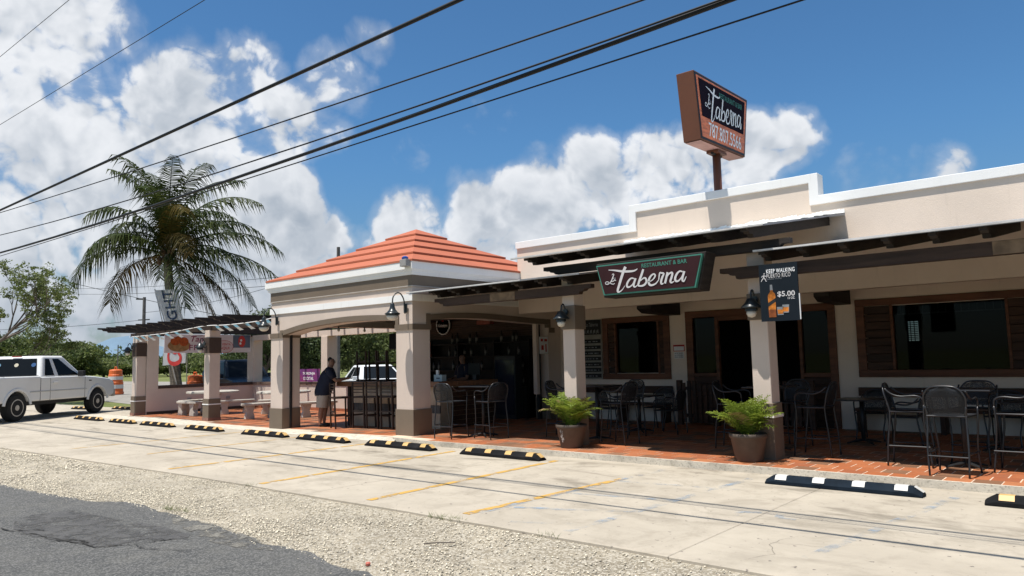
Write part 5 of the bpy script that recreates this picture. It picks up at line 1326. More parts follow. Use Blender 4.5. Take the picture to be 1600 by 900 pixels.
# ------------------------------------------------------------------ bar counter, stools and back bar
bar = thing('bar_counter', 'timber topped bar counter faced with tan stone inside the arched pavilion', 'bar counter', (-14, 12.1, .03))
B('counter_top', MB().box(-16.15, -12.30, 11.86, 12.45, 1.06, 1.18), wood_bar, bar, bevel=.012)
B('counter_top', MB().box(-12.86, -12.30, 12.45, 13.9, 1.06, 1.178), wood_bar, bar, bevel=.012)
B('counter_core', MB().box(-15.64, -12.42, 12.02, 12.36, .02, 1.06), stone_face, bar)
B('counter_core', MB().box(-12.78, -12.42, 12.36, 13.85, .02, 1.06), stone_face, bar)
B('end_post', MB().box(-15.80, -15.72, 11.95, 12.03, .02, 1.06), wood_black, bar)
for k in range(7):
    x = -15.635 + k * .46
    for z0, z1, m in ((.03, .445, stone_face), (.635, 1.055, stone_face)):
        B('stone_panel', MB().box(x + .003, x + .457, 12.0, 12.03, z0, z1), m, bar, bevel=.004, seg=1)
    for q in range(2): B('slate_panel', MB().box(x + q * .23 + .003, x + q * .23 + .227, 11.996, 12.03, .45, .63), slate_tile, bar, bevel=.004, seg=1)
for k in range(9):
    B('bar_board', MB().box(-12.42, -12.395, 12.37 + .0, 13.84, .05 + k * .11, .05 + k * .11 + .10), wood_plank, bar)
def bar_stool():
    t = thing('bar_stool', None, None)
    S = .76
    for s in (-1, 1):
        B('leg', MB().hexa([(s * .20 - .017, -.20, 0), (s * .20 + .017, -.20, 0), (s * .20 + .017, -.166, 0), (s * .20 - .017, -.166, 0)], [(s * .185 - .017, -.235, 1.12), (s * .185 + .017, -.235, 1.12), (s * .185 + .017, -.20, 1.12), (s * .185 - .017, -.20, 1.12)]), wood_stool, t, False)
        B('leg', MB().hexa([(s * .20 - .017, .18, 0), (s * .20 + .017, .18, 0), (s * .20 + .017, .214, 0), (s * .20 - .017, .214, 0)], [(s * .18 - .017, .155, S - .03), (s * .18 + .017, .155, S - .03), (s * .18 + .017, .19, S - .03), (s * .18 - .017, .19, S - .03)]), wood_stool, t, False)
        B('stretcher', MB().box(s * .195 - .012, s * .195 + .012, -.18, .19, .30, .335), wood_stool, t, False)
    B('stretcher', MB().box(-.19, .19, .175, .20, .26, .30), wood_stool, t, False); B('stretcher', MB().box(-.19, .19, -.21, -.185, .40, .43), wood_stool, t, False)
    B('seat', MB().box(-.215, .215, -.21, .215, S - .03, S + .012), wood_stool, t, False, bevel=.012)
    for z in (.86, .93, 1.0, 1.07): B('back_slat', MB().box(-.18, .18, -.222, -.205, z, z + .024), wood_stool, t, False)
    return t
st0 = bar_stool()
SP = [(-15.22, 11.30, -.35, 'dark wooden ladder back bar stool beside the man at the counter'), (-14.70, 11.62, .10, 'dark wooden ladder back bar stool, second from the man'), (-14.22, 11.66, .05, 'dark wooden ladder back bar stool, third from the man'), (-13.70, 11.68, .06, 'dark wooden ladder back bar stool next to the right pavilion pier')]
for k, (x, y, a, lab) in enumerate(SP):
    c = st0 if k == 0 else copy_tree(st0)
    c.location = (x, y, zf(x)); c.rotation_euler = (0, 0, a); setc(c, lab, 'stool', 'wooden bar stools at the counter')
for k, (x, lab) in enumerate(((-15.40, 'dark wooden stool upturned on the counter nearest the man'), (-14.62, 'dark wooden stool upturned on the counter nearest the right pier'))):
    c = copy_tree(st0); c.location = (x, 12.285, 1.955); c.rotation_euler = (math.pi, 0, .06 * (k - 1)); setc(c, lab, 'stool', 'upturned stools on the counter')
tv = thing('television', 'dark wall television hung under the pavilion ceiling by the right pier', 'television', (-14.6, 12.5, 2.2))
B('screen', MB().box(-14.78, -14.20, 12.5, 12.505, 2.0, 2.37), screen_dark, tv); B('bezel', MB().box(-14.80, -14.18, 12.506, 12.55, 1.98, 2.39), black, tv, bevel=.008); B('bracket', MB().box(-14.5, -14.46, 12.52, 12.55, 2.39, 2.85), black, tv)
nb = thing('napkin_box', 'small white napkin box with upright card on the bar counter corner', 'napkin box', (-12.66, 12.25, 1.18))
B('box', MB().box(-12.80, -12.53, 12.18, 12.32, 1.181, 1.33), mk('pale_blue_card', (.42, .52, .56), .6, .05, 4), nb); B('card', MB().box(-12.79, -12.71, 12.24, 12.27, 1.33, 1.44), paper_white, nb); B('print', MB().quad((-12.72, 12.178, 1.24), (-12.60, 12.178, 1.24), (-12.60, 12.178, 1.265), (-12.72, 12.178, 1.265)), flag_navy, nb)
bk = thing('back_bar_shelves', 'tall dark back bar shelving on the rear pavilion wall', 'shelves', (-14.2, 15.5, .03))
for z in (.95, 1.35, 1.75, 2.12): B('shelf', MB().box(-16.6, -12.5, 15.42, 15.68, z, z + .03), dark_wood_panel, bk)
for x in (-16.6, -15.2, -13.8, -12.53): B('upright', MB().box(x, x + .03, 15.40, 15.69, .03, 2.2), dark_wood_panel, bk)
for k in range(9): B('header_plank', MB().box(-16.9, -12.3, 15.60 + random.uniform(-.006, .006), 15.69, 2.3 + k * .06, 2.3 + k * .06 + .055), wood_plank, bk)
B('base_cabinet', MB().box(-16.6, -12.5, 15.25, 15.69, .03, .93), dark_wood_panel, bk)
def bottle():
    b = thing('bottle', None, None)
    B('glass_body', MB().lathe([(.038, 0), (.04, .02), (.04, .18), (.03, .22), (.014, .25), (.014, .31)], 8), bottle_glass, b, False, smooth=True)
    B('paper_label', MB().lathe([(.041, .06), (.041, .15)], 8), label_paper, b, False)
    return b
bo = bottle(); first = True
for z in (.98, 1.38, 1.78, 2.15):
    x = -16.35
    while x < -12.7:
        if random.random() < .40:
            c = bo if first else copy_tree(bo); first = False
            c.location = (x, 15.52 + random.uniform(-.05, .05), z + .001)
            setc(c, 'dark glass liquor bottle with pale label on the back bar shelves', 'bottle', 'bottles on the back bar shelves')
        x += random.uniform(.11, .30)
beer = thing('round_beer_sign', 'round dark beer sign with pale rim and red star high on the back bar', 'sign', (-15.9, 15.58, 2.72))
B('disc', MB().lathe([(.29, 0), (.29, .03)], 28, (-15.9, 15.55, 2.72), 'y'), paper_white, beer); B('disc_face', MB().lathe([(.265, 0), (.265, .02)], 28, (-15.9, 15.54, 2.72), 'y'), board_black, beer)
letters('beer_lettering', 'beer', (-16.09, 15.518, 2.66), X1, zd, .38, .10, letter_white, beer)
B('red_star', MB().add([(-15.9 + (.06 if k % 2 == 0 else .025) * math.sin(k * math.pi / 5), 15.516, 2.86 + (.06 if k % 2 == 0 else .025) * math.cos(k * math.pi / 5)) for k in range(10)], [tuple(range(10))]), red_print, beer)
ob = thing('lit_wall_menu', 'orange and red picture panel on the back bar wall left of the bottles', 'picture', (-17.0, 15.2, 2.1))
B('panel', MB().box(-16.95, -16.30, 15.36, 15.40, 1.78, 2.22), orange_box, ob); B('panel_strip', MB().box(-16.94, -16.6, 15.352, 15.359, 1.80, 1.86), paper_white, ob)
bx2 = thing('orange_box', 'small orange box on top of the back bar header', 'box', (-14.1, 15.5, 2.66))
B('carton', MB().box(-14.4, -13.9, 15.40, 15.58, 2.66, 2.78), orange_box, bx2); B('carton_lid', MB().box(-14.38, -13.92, 15.41, 15.57, 2.782, 2.84), label_paper, bx2)
fr_ = thing('drinks_fridge', 'dark glass fronted drinks fridge at the right of the back bar', 'fridge', (-13.0, 15.0, .03))
B('cabinet', MB().box(-13.35, -12.62, 14.95, 15.24, .03, 1.75), black, fr_, bevel=.01); B('glass_door', MB().box(-13.31, -12.66, 14.935, 14.949, .2, 1.65), mk('fridge_glass', (.015, .02, .035), .1, .1, 3, spec=.6), fr_)
cr_ = thing('cash_register', 'dark till screen on the counter behind the right pier', 'till', (-12.9, 13.2, 1.18))
B('screen', MB().box(-12.80, -12.40, 13.35, 13.38, 1.30, 1.58), screen_dark, cr_); B('stand', MB().box(-12.66, -12.54, 13.36, 13.46, 1.18, 1.32), black, cr_)
# ceiling string bulbs at the open side of the pavilion
for k, y in enumerate((11.7, 12.5, 13.4)):
    t = thing('string_bulb', 'small white bulb hanging under the lintel at the open side of the pavilion', 'bulb', (PX0 + .35, y, 2.64), 0, 'string bulbs under the pavilion lintel')
    B('cap', MB().lathe([(.02, -.02), (.02, .02)], 8), black, t, False); B('globe', MB().lathe([(.018, -.02), (.04, -.06), (.03, -.10), (.005, -.115)], 8), opal, t, False, smooth=True)

# ------------------------------------------------------------------ palms
def frond(parent, base, az, el0, droop, L, leaf, m, rach_m, npairs=34, width=.02, sag=.5, sub='frond', wind=(0, 0, 0)):
    """a pinnate frond: arching midrib with two rows of hanging leaflets, one mesh"""
    base = Vector(base); d = Vector((math.cos(az), math.sin(az), 0)); wind = Vector(wind)
    pts = []; p = base.copy(); n = 14; el = el0
    for i in range(n + 1):
        pts.append(p.copy()); t = i / n
        p = p + (d * math.cos(el) + Vector((0, 0, math.sin(el))) + wind * t) * (L / n)
        el -= droop / n * (0.5 + 1.2 * t)
    mb = MB(); mb.tube(pts, [max(.003, L * .0085 * (1 - .85 * i / n)) for i in range(n + 1)], 5, False)
    for k in range(npairs):
        t = .10 + .90 * k / (npairs - 1); u = t * n; i = min(int(u), n - 1); q = pts[i].lerp(pts[i + 1], u - i)
        tan = (pts[i + 1] - pts[i]).normalized(); side = tan.cross(Vector((0, 0, 1)))
        side = side.normalized() if side.length > .05 else Vector((-d.y, d.x, 0)); up = side.cross(tan)
        ll = leaf * (math.sin(math.pi * (.12 + .80 * t)) ** .7) * random.uniform(.82, 1.12)
        for s in (-1, 1):
            dirv = (side * s * random.uniform(.75, 1.0) + tan * random.uniform(.45, .75) + up * random.uniform(.05, .35) + wind * 1.2).normalized()
            mid = q + dirv * ll * .5; tip = q + dirv * ll * .95 + Vector((0, 0, -1)) * ll * sag * random.uniform(.6, 1.3)
            mid += Vector((0, 0, -1)) * ll * sag * .22
            w = tan.normalized() * width
            if random.random() < .05: continue
            k0 = len(mb.v)
            mb.v += [tuple(q - w * .5), tuple(q + w * .5), tuple(mid + w * .6), tuple(mid - w * .6), tuple(tip)]
            mb.f += [(k0, k0 + 1, k0 + 2, k0 + 3), (k0 + 3, k0 + 2, k0 + 4)]
    return B(sub, mb, m, parent, False)

cp = thing('coconut_palm', 'tall coconut palm with wind blown yellowing fronds behind the patio', 'palm tree', (-29.0, 13.3, 0))
ctr = [(0.75, .25, -.05), (.62, .2, .35), (.45, .15, 1.2), (.30, .1, 2.4), (.12, .05, 4.2), (-.05, 0, 5.4), (-.12, 0, 6.1)]
cpx = crom(ctr, 6); nn = len(cpx)
B('trunk', MB().tube([tuple(p) for p in cpx], [(.40 - .16 * min(1, i / 8) - .10 * i / nn) * (1 + .03 * (i % 2)) for i in range(nn)], 12), bark, cp, False, smooth=True)
top = Vector((-.12, 0, 6.15))
for k in range(16):
    a = random.uniform(0, 6.28); B('leaf_sheath', MB().tube([top + Vector((0, 0, -.35 + .02 * k)), top + Vector((math.cos(a) * .22, math.sin(a) * .22, -.1 + .02 * k)), top + Vector((math.cos(a) * .34, math.sin(a) * .34, .05 - random.uniform(0, .5)))], [.07, .045, .015], 5), palm_dry, cp, False)
for k in range(7):
    a = random.uniform(0, 6.28); r_ = .28
    B('coconut', MB().lathe([(.02, -.13), (.09, -.08), (.11, 0), (.08, .08), (.02, .12)], 8, (top.x + math.cos(a) * r_, top.y + math.sin(a) * r_, top.z - .15 - random.uniform(0, .25))), palm_dry, cp, False, smooth=True)
# picture-plane right is roughly (.763,.646,0); azimuths measured from there
A0 = math.atan2(.646, .763)
W_ = (.13, .11, 0)
FR = [  # az offset (0 = right in the photo, pi = left), elevation, droop, length, yellowing
    (math.pi + .10, .35, 1.65, 4.6, 0), (math.pi - .25, -.05, 1.5, 3.9, 1), (math.pi + .15, .68, 2.0, 4.0, 0), (math.pi - .35, .90, 2.1, 3.6, 0),
    (math.pi + .5, 1.15, 1.9, 4.0, 0), (math.pi - .6, 1.42, 1.1, 4.6, 0), (math.pi + .1, 1.34, 1.1, 4.3, 0), (2.4, 1.48, 1.4, 4.5, 0), (-2.2, 1.46, 1.3, 4.5, 0), (.7, 1.5, 1.5, 4.6, 0), (-.7, 1.42, 1.5, 4.5, 0), (math.pi, 1.5, 1.3, 4.4, 0), (-1.2, 1.5, 1.4, 4.4, 0), (.1, 1.25, 1.8, 4.3, 0), (1.2, 1.2, 1.7, 4.0, 0), (-1.1, 1.1, 1.9, 3.9, 1), (.3, 1.0, 1.9, 3.9, 0), (-.4, .9, 1.9, 3.8, 0), (1.7, 1.3, 1.8, 4.2, 0), (-1.6, 1.25, 1.8, 4.2, 0), (math.pi - .2, 1.05, 1.9, 3.8, 0),
    (.12, .60, 1.45, 4.3, 0), (-.30, .32, 1.4, 3.8, 0), (.05, .15, 1.2, 4.7, 0), (-.15, -.08, 1.3, 4.2, 0), (.30, -.45, .9, 3.6, 1), (-.85, -.45, 1.1, 3.2, 0), (1.5, .3, 1.6, 3.6, 0), (2.2, .45, 1.8, 3.6, 0), (-2.5, .7, 1.9, 3.5, 0), (.8, -.75, .6, 3.0, 1), (-1.0, .6, 1.9, 3.6, 1)]
for az, el, dr_, L, yl in FR:
    frond(cp, top + Vector((0, 0, random.uniform(-.1, .15))), A0 + az + random.uniform(-.08, .08), el, dr_, L, .98, palm_yellow if yl else palm_green, palm_green, 60, .044, .95, wind=W_)

def potted_palm(loc, lab, seed, scale=1.0, nf=30):
    random.seed(seed)
    t = thing('potted_palm', lab, 'potted plant', loc, 0, 'potted palms at the veranda pillars')
    B('pot', MB().lathe([(.185, 0), (.195, .015), (.255, .33), (.262, .335), (.275, .345), (.278, .395), (.265, .40), (.25, .38), (.24, .35)], 24), pot_brown, t, False, smooth=True)
    B('soil', MB().lathe([(.245, .35), (.245, .362)], 20), soil, t, False)
    for k in range(nf):
        a = random.uniform(0, 6.28); r_ = random.uniform(0, .09)
        el = random.uniform(.80, 1.54); L = random.uniform(.36, .66) * scale
        m = frond_dry if random.random() < .06 else frond_green
        frond(t, (math.cos(a) * r_, math.sin(a) * r_, .36), a, el, random.uniform(.45, 1.25), L, .21 * scale, m, m, 18, .017, .30)
    random.seed(seed + 1)
    if seed == 23:
        mb = MB(); a0 = math.atan2(-.978, -.156)
        for k in range(6):
            z0, z1 = .10 + .04 * k, .145 + .04 * k
            r0, r1 = .197 + .175 * (z0 - .015) + .004, .197 + .175 * (z1 - .015) + .004
            w = .05 + .09 * abs(math.sin(k * 1.9)); d = .05 * math.sin(k * 2.3)
            mb.quad((r0 * math.cos(a0 + d - w), r0 * math.sin(a0 + d - w), z0), (r0 * math.cos(a0 + d + w), r0 * math.sin(a0 + d + w), z0), (r1 * math.cos(a0 + d + w), r1 * math.sin(a0 + d + w), z1), (r1 * math.cos(a0 + d - w), r1 * math.sin(a0 + d - w), z1))
        B('white_stain', mb, worn('white_drip', (.45, .43, .40), .42, .58, 30), t, False)
    return t
potted_palm((-4.50, 10.60, .10), 'bushy bright green palm in a brown pot before the pillar with the drinks poster', 11, 1.05, 46)
potted_palm((-7.74, 10.66, .10), 'bushy bright green palm in a brown pot with a white stain before the left pillar', 23, 1.08, 44)

# ------------------------------------------------------------------ vehicles
def arc(cx_, cz_, r, a0, a1, n=9):
    return [(cx_ + r * math.cos(a0 + (a1 - a0) * k / n), cz_ + r * math.sin(a0 + (a1 - a0) * k / n)) for k in range(n + 1)]
def wheel(parent, x, y, r, w, side, m_rim=chrome):
    t = thing('wheel', None, None); t.parent = parent; t.location = (x, y, r)
    prof = [(r * .60, -w / 2), (r * .90, -w / 2), (r * .985, -w * .36), (r, -w * .2), (r, w * .2), (r * .985, w * .36), (r * .90, w / 2), (r * .60, w / 2)]
    B('tyre', MB().lathe(prof, 28, (0, 0, 0), 'y'), tyre_m, t, False, smooth=False)
    q = w / 2 * side
    rim = MB().lathe([(r * .62, q * -.3), (r * .62, q * 1.0), (r * .56, q * 1.03), (r * .52, q * .86), (r * .24, q * .90), (r * .20, q * 1.0), (r * .02, q * 1.02)], 20, (0, 0, 0), 'y')
    B('rim', rim, m_rim, t, False, smooth=False)
    hb_ = MB()
    for k in range(8):
        a = k * math.pi / 4; c, s = math.cos(a), math.sin(a); rr = r * .37
        hb_.add([(c * (rr - .05) - s * .03, -q * .93, s * (rr - .05) + c * .03), (c * (rr - .05) + s * .03, -q * .93, s * (rr - .05) - c * .03), (c * (rr + .05) + s * .035, -q * .93, s * (rr + .05) - c * .035), (c * (rr + .05) - s * .035, -q * .93, s * (rr + .05) + c * .035)], [(0, 1, 2, 3)])
    B('rim_slot', hb_, plastic_dark, t, False)
    return t

def vehicle(name, label, loc, rot, S, spec):
    """local +x forward, y left. spec: profile of the lower body, cabin frustum, windows, details"""
    t = thing(name, label, spec['cat'], loc, rot); t.scale = (S, S, S)
    W = spec['W']; paint = spec['paint']; wr = spec['wr']
    xf_, xr_ = spec['axles']; R_ = wr * 1.20
    pts = []
    lower = spec['sill']
    def arch(cx_): return [(cx_ + R_ * math.cos(a), max(lower, wr + R_ * math.sin(a))) for a in [math.pi - k * math.pi / 10 for k in range(11)] if wr + R_ * math.sin(a) >= lower - 1e-6]
    prof = [(spec['xr'], lower + .10)] + [(spec['xr'] + .12, lower)] + arch(xr_) + arch(xf_) + [(spec['xf'] - .12, lower), (spec['xf'], lower + .10)] + spec['top']
    mb = MB(); n = len(prof)
    # tumblehome: belly a little narrower, shoulders widest
    lay = [(-W * .5 + .0, 1), (W * .5, 1)]
    B('body', MB().prism(prof, 'xz', -W * .5, W * .5), paint, t, False, bevel=.05, seg=3)
    B('underbody', MB().box(xr_ - .3, xf_ + .3, -W * .40, W * .40, lower - .10, lower + .12), plastic_dark, t, False)
    for xx in (xf_, xr_):
        B('wheel_well', MB().box(xx - R_ * .98, xx + R_ * .98, -W * .46, W * .46, lower - .02, wr + R_ * .9), plastic_dark, t, False)
        for s in (-1, 1): wheel(t, xx, s * (W * .5 - .115), wr, .25, -1 if s > 0 else 1).rotation_euler = (0, 0, 0)
    (bx0, bx1, bz, bw), (tx0, tx1, tz, tw) = spec['cabin']
    b = [(bx0, -bw, bz), (bx1, -bw, bz), (bx1, bw, bz), (bx0, bw, bz)]; tp = [(tx0, -tw, tz), (tx1, -tw, tz), (tx1, tw, tz), (tx0, tw, tz)]
    B('cab', MB().hexa(b, tp), paint, t, False, bevel=.07, seg=3)
    def side_pt(s, u, v, off=.012):
        x0 = bx0 + (tx0 - bx0) * v; x1 = bx1 + (tx1 - bx1) * v; y = bw + (tw - bw) * v
        return (x0 + (x1 - x0) * u, s * (y + off), bz + (tz - bz) * v)
    for s in (-1, 1):
        for q in spec['side_windows']:
            vs = [side_pt(s, u, v) for u, v in q]
            if s > 0: vs.reverse()
            ins = [side_pt(s, u, v, -.03) for u, v in q]
            if s > 0: ins.reverse()
            k = len(vs); mb = MB(); mb.add(vs + ins, [tuple(range(k))] + [(i, (i + 1) % k + k if False else i + k, (i + 1) % k + k, (i + 1) % k) for i in range(k)])
            B('side_window', mb, car_glass, t, False)
    def end_pt(front, w, v, off=.012):
        x = (bx1 + (tx1 - bx1) * v + off) if front else (bx0 + (tx0 - bx0) * v - off)
        y = bw + (tw - bw) * v; return (x, y * w, bz + (tz - bz) * v)
    B('windscreen', MB().quad(end_pt(1, -.88, .10), end_pt(1, .88, .10), end_pt(1, .84, .90), end_pt(1, -.84, .90)), car_glass, t, False)
    B('rear_window', MB().quad(end_pt(0, .86, .12), end_pt(0, -.86, .12), end_pt(0, -.82, .88), end_pt(0, .82, .88)), car_glass, t, False)
    for nm, m, bx_, bev in spec['boxes']:
        B(nm, MB().box(*bx_), m, t, False, bevel=bev)
    return t
# white extended cab pickup, seen from its right rear quarter
label_cream = mk('cream_sticker', (.55, .50, .38), .6, .1, 5)
truck_spec = dict(cat='pickup truck', W=1.94, paint=truck_white, wr=.39, axles=(1.76, -1.77), sill=.52, xr=-2.95, xf=2.62,
    top=[(2.66, .80), (2.60, 1.02), (2.35, 1.12), (1.6, 1.20), (.98, 1.24), (-.86, 1.24), (-.90, 1.27), (-2.98, 1.27), (-3.0, .9)],
    cabin=((-.84, 1.16, 1.20, .93), (-.60, .30, 1.87, .76)),
    side_windows=[[(.09, .12), (.30, .12), (.285, .80), (.275, .86), (.13, .86)], [(.40, .10), (.90, .10), (.80, .38), (.665, .86), (.42, .86)]],
    boxes=[('bed_cover', plastic_dark, (-2.92, -.88, -.90, .90, 1.262, 1.285), .004),
           ('rear_bumper', chrome, (-3.12, -2.98, -.93, .93, .55, .74), .02), ('front_bumper', chrome, (2.60, 2.74, -.95, .95, .50, .74), .03),
           ('grille', plastic_dark, (2.61, 2.665, -.55, .55, .80, 1.0), .01), ('headlight', lamp_clear, (2.50, 2.66, -.93, -.58, .82, 1.0), .02), ('headlight', lamp_clear, (2.50, 2.66, .58, .93, .82, 1.0), .02),
           ('tail_light', lamp_red, (-3.01, -2.94, -.975, -.80, .82, 1.14), .01), ('tail_light', lamp_red, (-3.01, -2.94, .80, .975, .82, 1.14), .01),
           ('door_handle', truck_white, (-.36, -.16, -1.005, -.97, 1.04, 1.09), .008),
           ('door_seam', plastic_dark, (-.885, -.868, -.9735, -.955, .55, 1.22), 0), ('door_seam', plastic_dark, (-.47, -.458, -.9725, -.955, .55, 1.20), 0), ('door_seam', plastic_dark, (1.10, 1.112, -.9725, -.955, .55, 1.20), 0),
           ('rub_strip', mk('grey_trim', (.45, .45, .44), .5, .1, 3), (-1.3, 1.2, -.985, -.96, .80, .83), .004), ('brake_light', lamp_red, (-.66, -.63, -.15, .15, 1.845, 1.875), .004),
           ('mirror', plastic_dark, (.74, .86, -1.16, -.96, 1.22, 1.40), .02), ('mirror', plastic_dark, (.74, .86, .96, 1.16, 1.22, 1.40), .02), ('badge', plastic_dark, (1.30, 1.42, -.978, -.96, 1.06, 1.09), 0), ('antenna_base', plastic_dark, (1.35, 1.38, -.75, -.72, 1.2, 1.25), 0)])
hd = Vector((-.578, .815)); Sx = 1.15
mid = Vector(((-28.1 - 30.5) / 2, (7.92 + 11.3) / 2))
left = Vector((-hd.y, hd.x))
cen = mid + left * (.97 - .115) * Sx
truck = vehicle('pickup_truck', 'white extended cab pickup truck parked at the left edge of the concrete lot', (cen.x, cen.y, 0), math.atan2(hd.y, hd.x), Sx, truck_spec)
for xx in (1.76, -1.77):
    for s in (-1, 1):
        fl = MB()
        P0 = arc(xx, .39, .475, math.radians(172), math.radians(8), 12); P1 = arc(xx, .39, .555, math.radians(172), math.radians(8), 12)
        fl.prism(P0 + P1[::-1], 'xz', s * .955, s * .995)
        B('wheel_flare', fl, truck_white, truck, False, bevel=.01)
for y_, r_, m in ((.52, .06, mk('pale_blue_sticker', (.12, .24, .34), .7)), (-.05, .055, label_cream), (-.60, .06, mk('blue_sticker', (.03, .09, .22), .7))):
    mb = MB(); v_ = .60
    mb.add([(-.84 + .24 * (v_ + r_ * math.sin(k * math.pi / 6) / .67) - .020, y_ + r_ * 1.25 * math.cos(k * math.pi / 6), 1.20 + .67 * v_ + r_ * math.sin(k * math.pi / 6)) for k in range(12)], [tuple(range(11, -1, -1))])
    B('window_sticker', mb, m, truck, False)
suv_spec = dict(cat='car', W=1.84, paint=car_navy, wr=.37, axles=(1.42, -1.42), sill=.42, xr=-2.25, xf=2.30,
    top=[(2.34, .70), (2.28, .90), (1.9, 1.0), (1.15, 1.09), (-2.2, 1.10), (-2.28, .8)],
    cabin=((-2.15, 1.22, 1.06, .88), (-2.0, .42, 1.80, .70)),
    side_windows=[[(.05, .12), (.30, .12), (.30, .86), (.07, .86)], [(.33, .12), (.58, .12), (.58, .86), (.33, .86)], [(.61, .12), (.93, .12), (.97, .86), (.61, .86)]],
    boxes=[('front_bumper', car_navy, (2.25, 2.42, -.90, .90, .42, .68), .03), ('grille', plastic_dark, (2.30, 2.36, -.45, .45, .70, .86), .01),
           ('headlight', lamp_clear, (2.16, 2.345, -.90, -.50, .70, .87), .02), ('headlight', lamp_clear, (2.16, 2.345, .50, .90, .70, .87), .02), ('indicator', lamp_amber, (2.17, 2.35, .78, .915, .71, .86), .01), ('indicator', lamp_amber, (2.17, 2.35, -.915, -.78, .71, .86), .01),
           ('mirror', car_navy, (.80, .95, -1.10, -.90, 1.08, 1.25), .03), ('mirror', car_navy, (.80, .95, .90, 1.10, 1.08, 1.25), .03), ('number_plate', paper_white, (2.42, 2.43, -.17, .17, .50, .62), 0), ('roof_rail', plastic_dark, (-1.9, .3, -.62, -.58, 1.80, 1.84), .006), ('roof_rail', plastic_dark, (-1.9, .3, .58, .62, 1.80, 1.84), .006)])
vehicle('parked_suv', 'dark navy four by four parked nose on behind the low patio wall', (-30.4, 17.1, 0), math.atan2(-.18, .98), 1.06, suv_spec)
sed_spec = dict(cat='car', W=1.78, paint=car_white, wr=.31, axles=(1.38, -1.36), sill=.32, xr=-2.25, xf=2.25,
    top=[(2.29, .58), (2.22, .74), (1.7, .84), (1.0, .90), (-1.6, .92), (-2.2, .90), (-2.30, .62)],
    cabin=((-1.75, 1.15, .88, .82), (-.95, .25, 1.42, .58)),
    side_windows=[[(.16, .14), (.44, .14), (.44, .86), (.22, .86)], [(.48, .14), (.86, .14), (.90, .40), (.92, .86), (.48, .86)]],
    boxes=[('front_bumper', car_white, (2.2, 2.33, -.86, .86, .32, .56), .03), ('headlight', lamp_clear, (2.1, 2.29, -.85, -.5, .58, .72), .02), ('headlight', lamp_clear, (2.1, 2.29, .5, .85, .58, .72), .02), ('grille', plastic_dark, (2.26, 2.30, -.4, .4, .58, .70), .01),
           ('tail_light', lamp_red, (-2.31, -2.2, -.86, -.55, .68, .86), .01), ('mirror', car_white, (.72, .85, -1.02, -.82, .90, 1.03), .02), ('mirror', car_white, (.72, .85, .82, 1.02, .90, 1.03), .02), ('door_seam', plastic_dark, (-.2, -.19, -.893, -.88, .36, .9), 0)])
vehicle('parked_sedan', 'white sedan parked behind the low wall seen through the pavilion arch', (-24.1, 19.6, 0), -.42, 1.10, sed_spec)

# ------------------------------------------------------------------ traffic drums
def drum(loc, lab, stripes=True):
    t = thing('traffic_drum', lab, 'traffic drum', loc, 0, 'orange traffic drums by the gravel lane')
    B('drum_body', MB().lathe([(.31, 0), (.33, .04), (.32, .10), (.30, .12), (.295, .50), (.275, .52), (.27, .80), (.25, .82), (.245, .98), (.22, 1.02), (.10, 1.04)], 20), drum_orange, t, False, smooth=False)
    if stripes:
        B('white_band', MB().lathe([(.303, .24), (.300, .40)], 20), reflect_wht, t, False); B('white_band', MB().lathe([(.283, .60), (.280, .74)], 20), reflect_wht, t, False)
    B('handle', MB().tube([(-.10, 0, 1.03), (-.09, 0, 1.13), (.09, 0, 1.13), (.10, 0, 1.03)], .02, 6), drum_orange, t, False)
    t.scale = (1.55,) * 3 if stripes else (1.25,) * 3
    return t
drum((-50.5, 19.9, 0), 'orange and white striped traffic drum in front of the pickup on the gravel lane')
drum((-31.6, 15.75, 0), 'plain orange drum beside the palm trunk behind the patio wall', False)

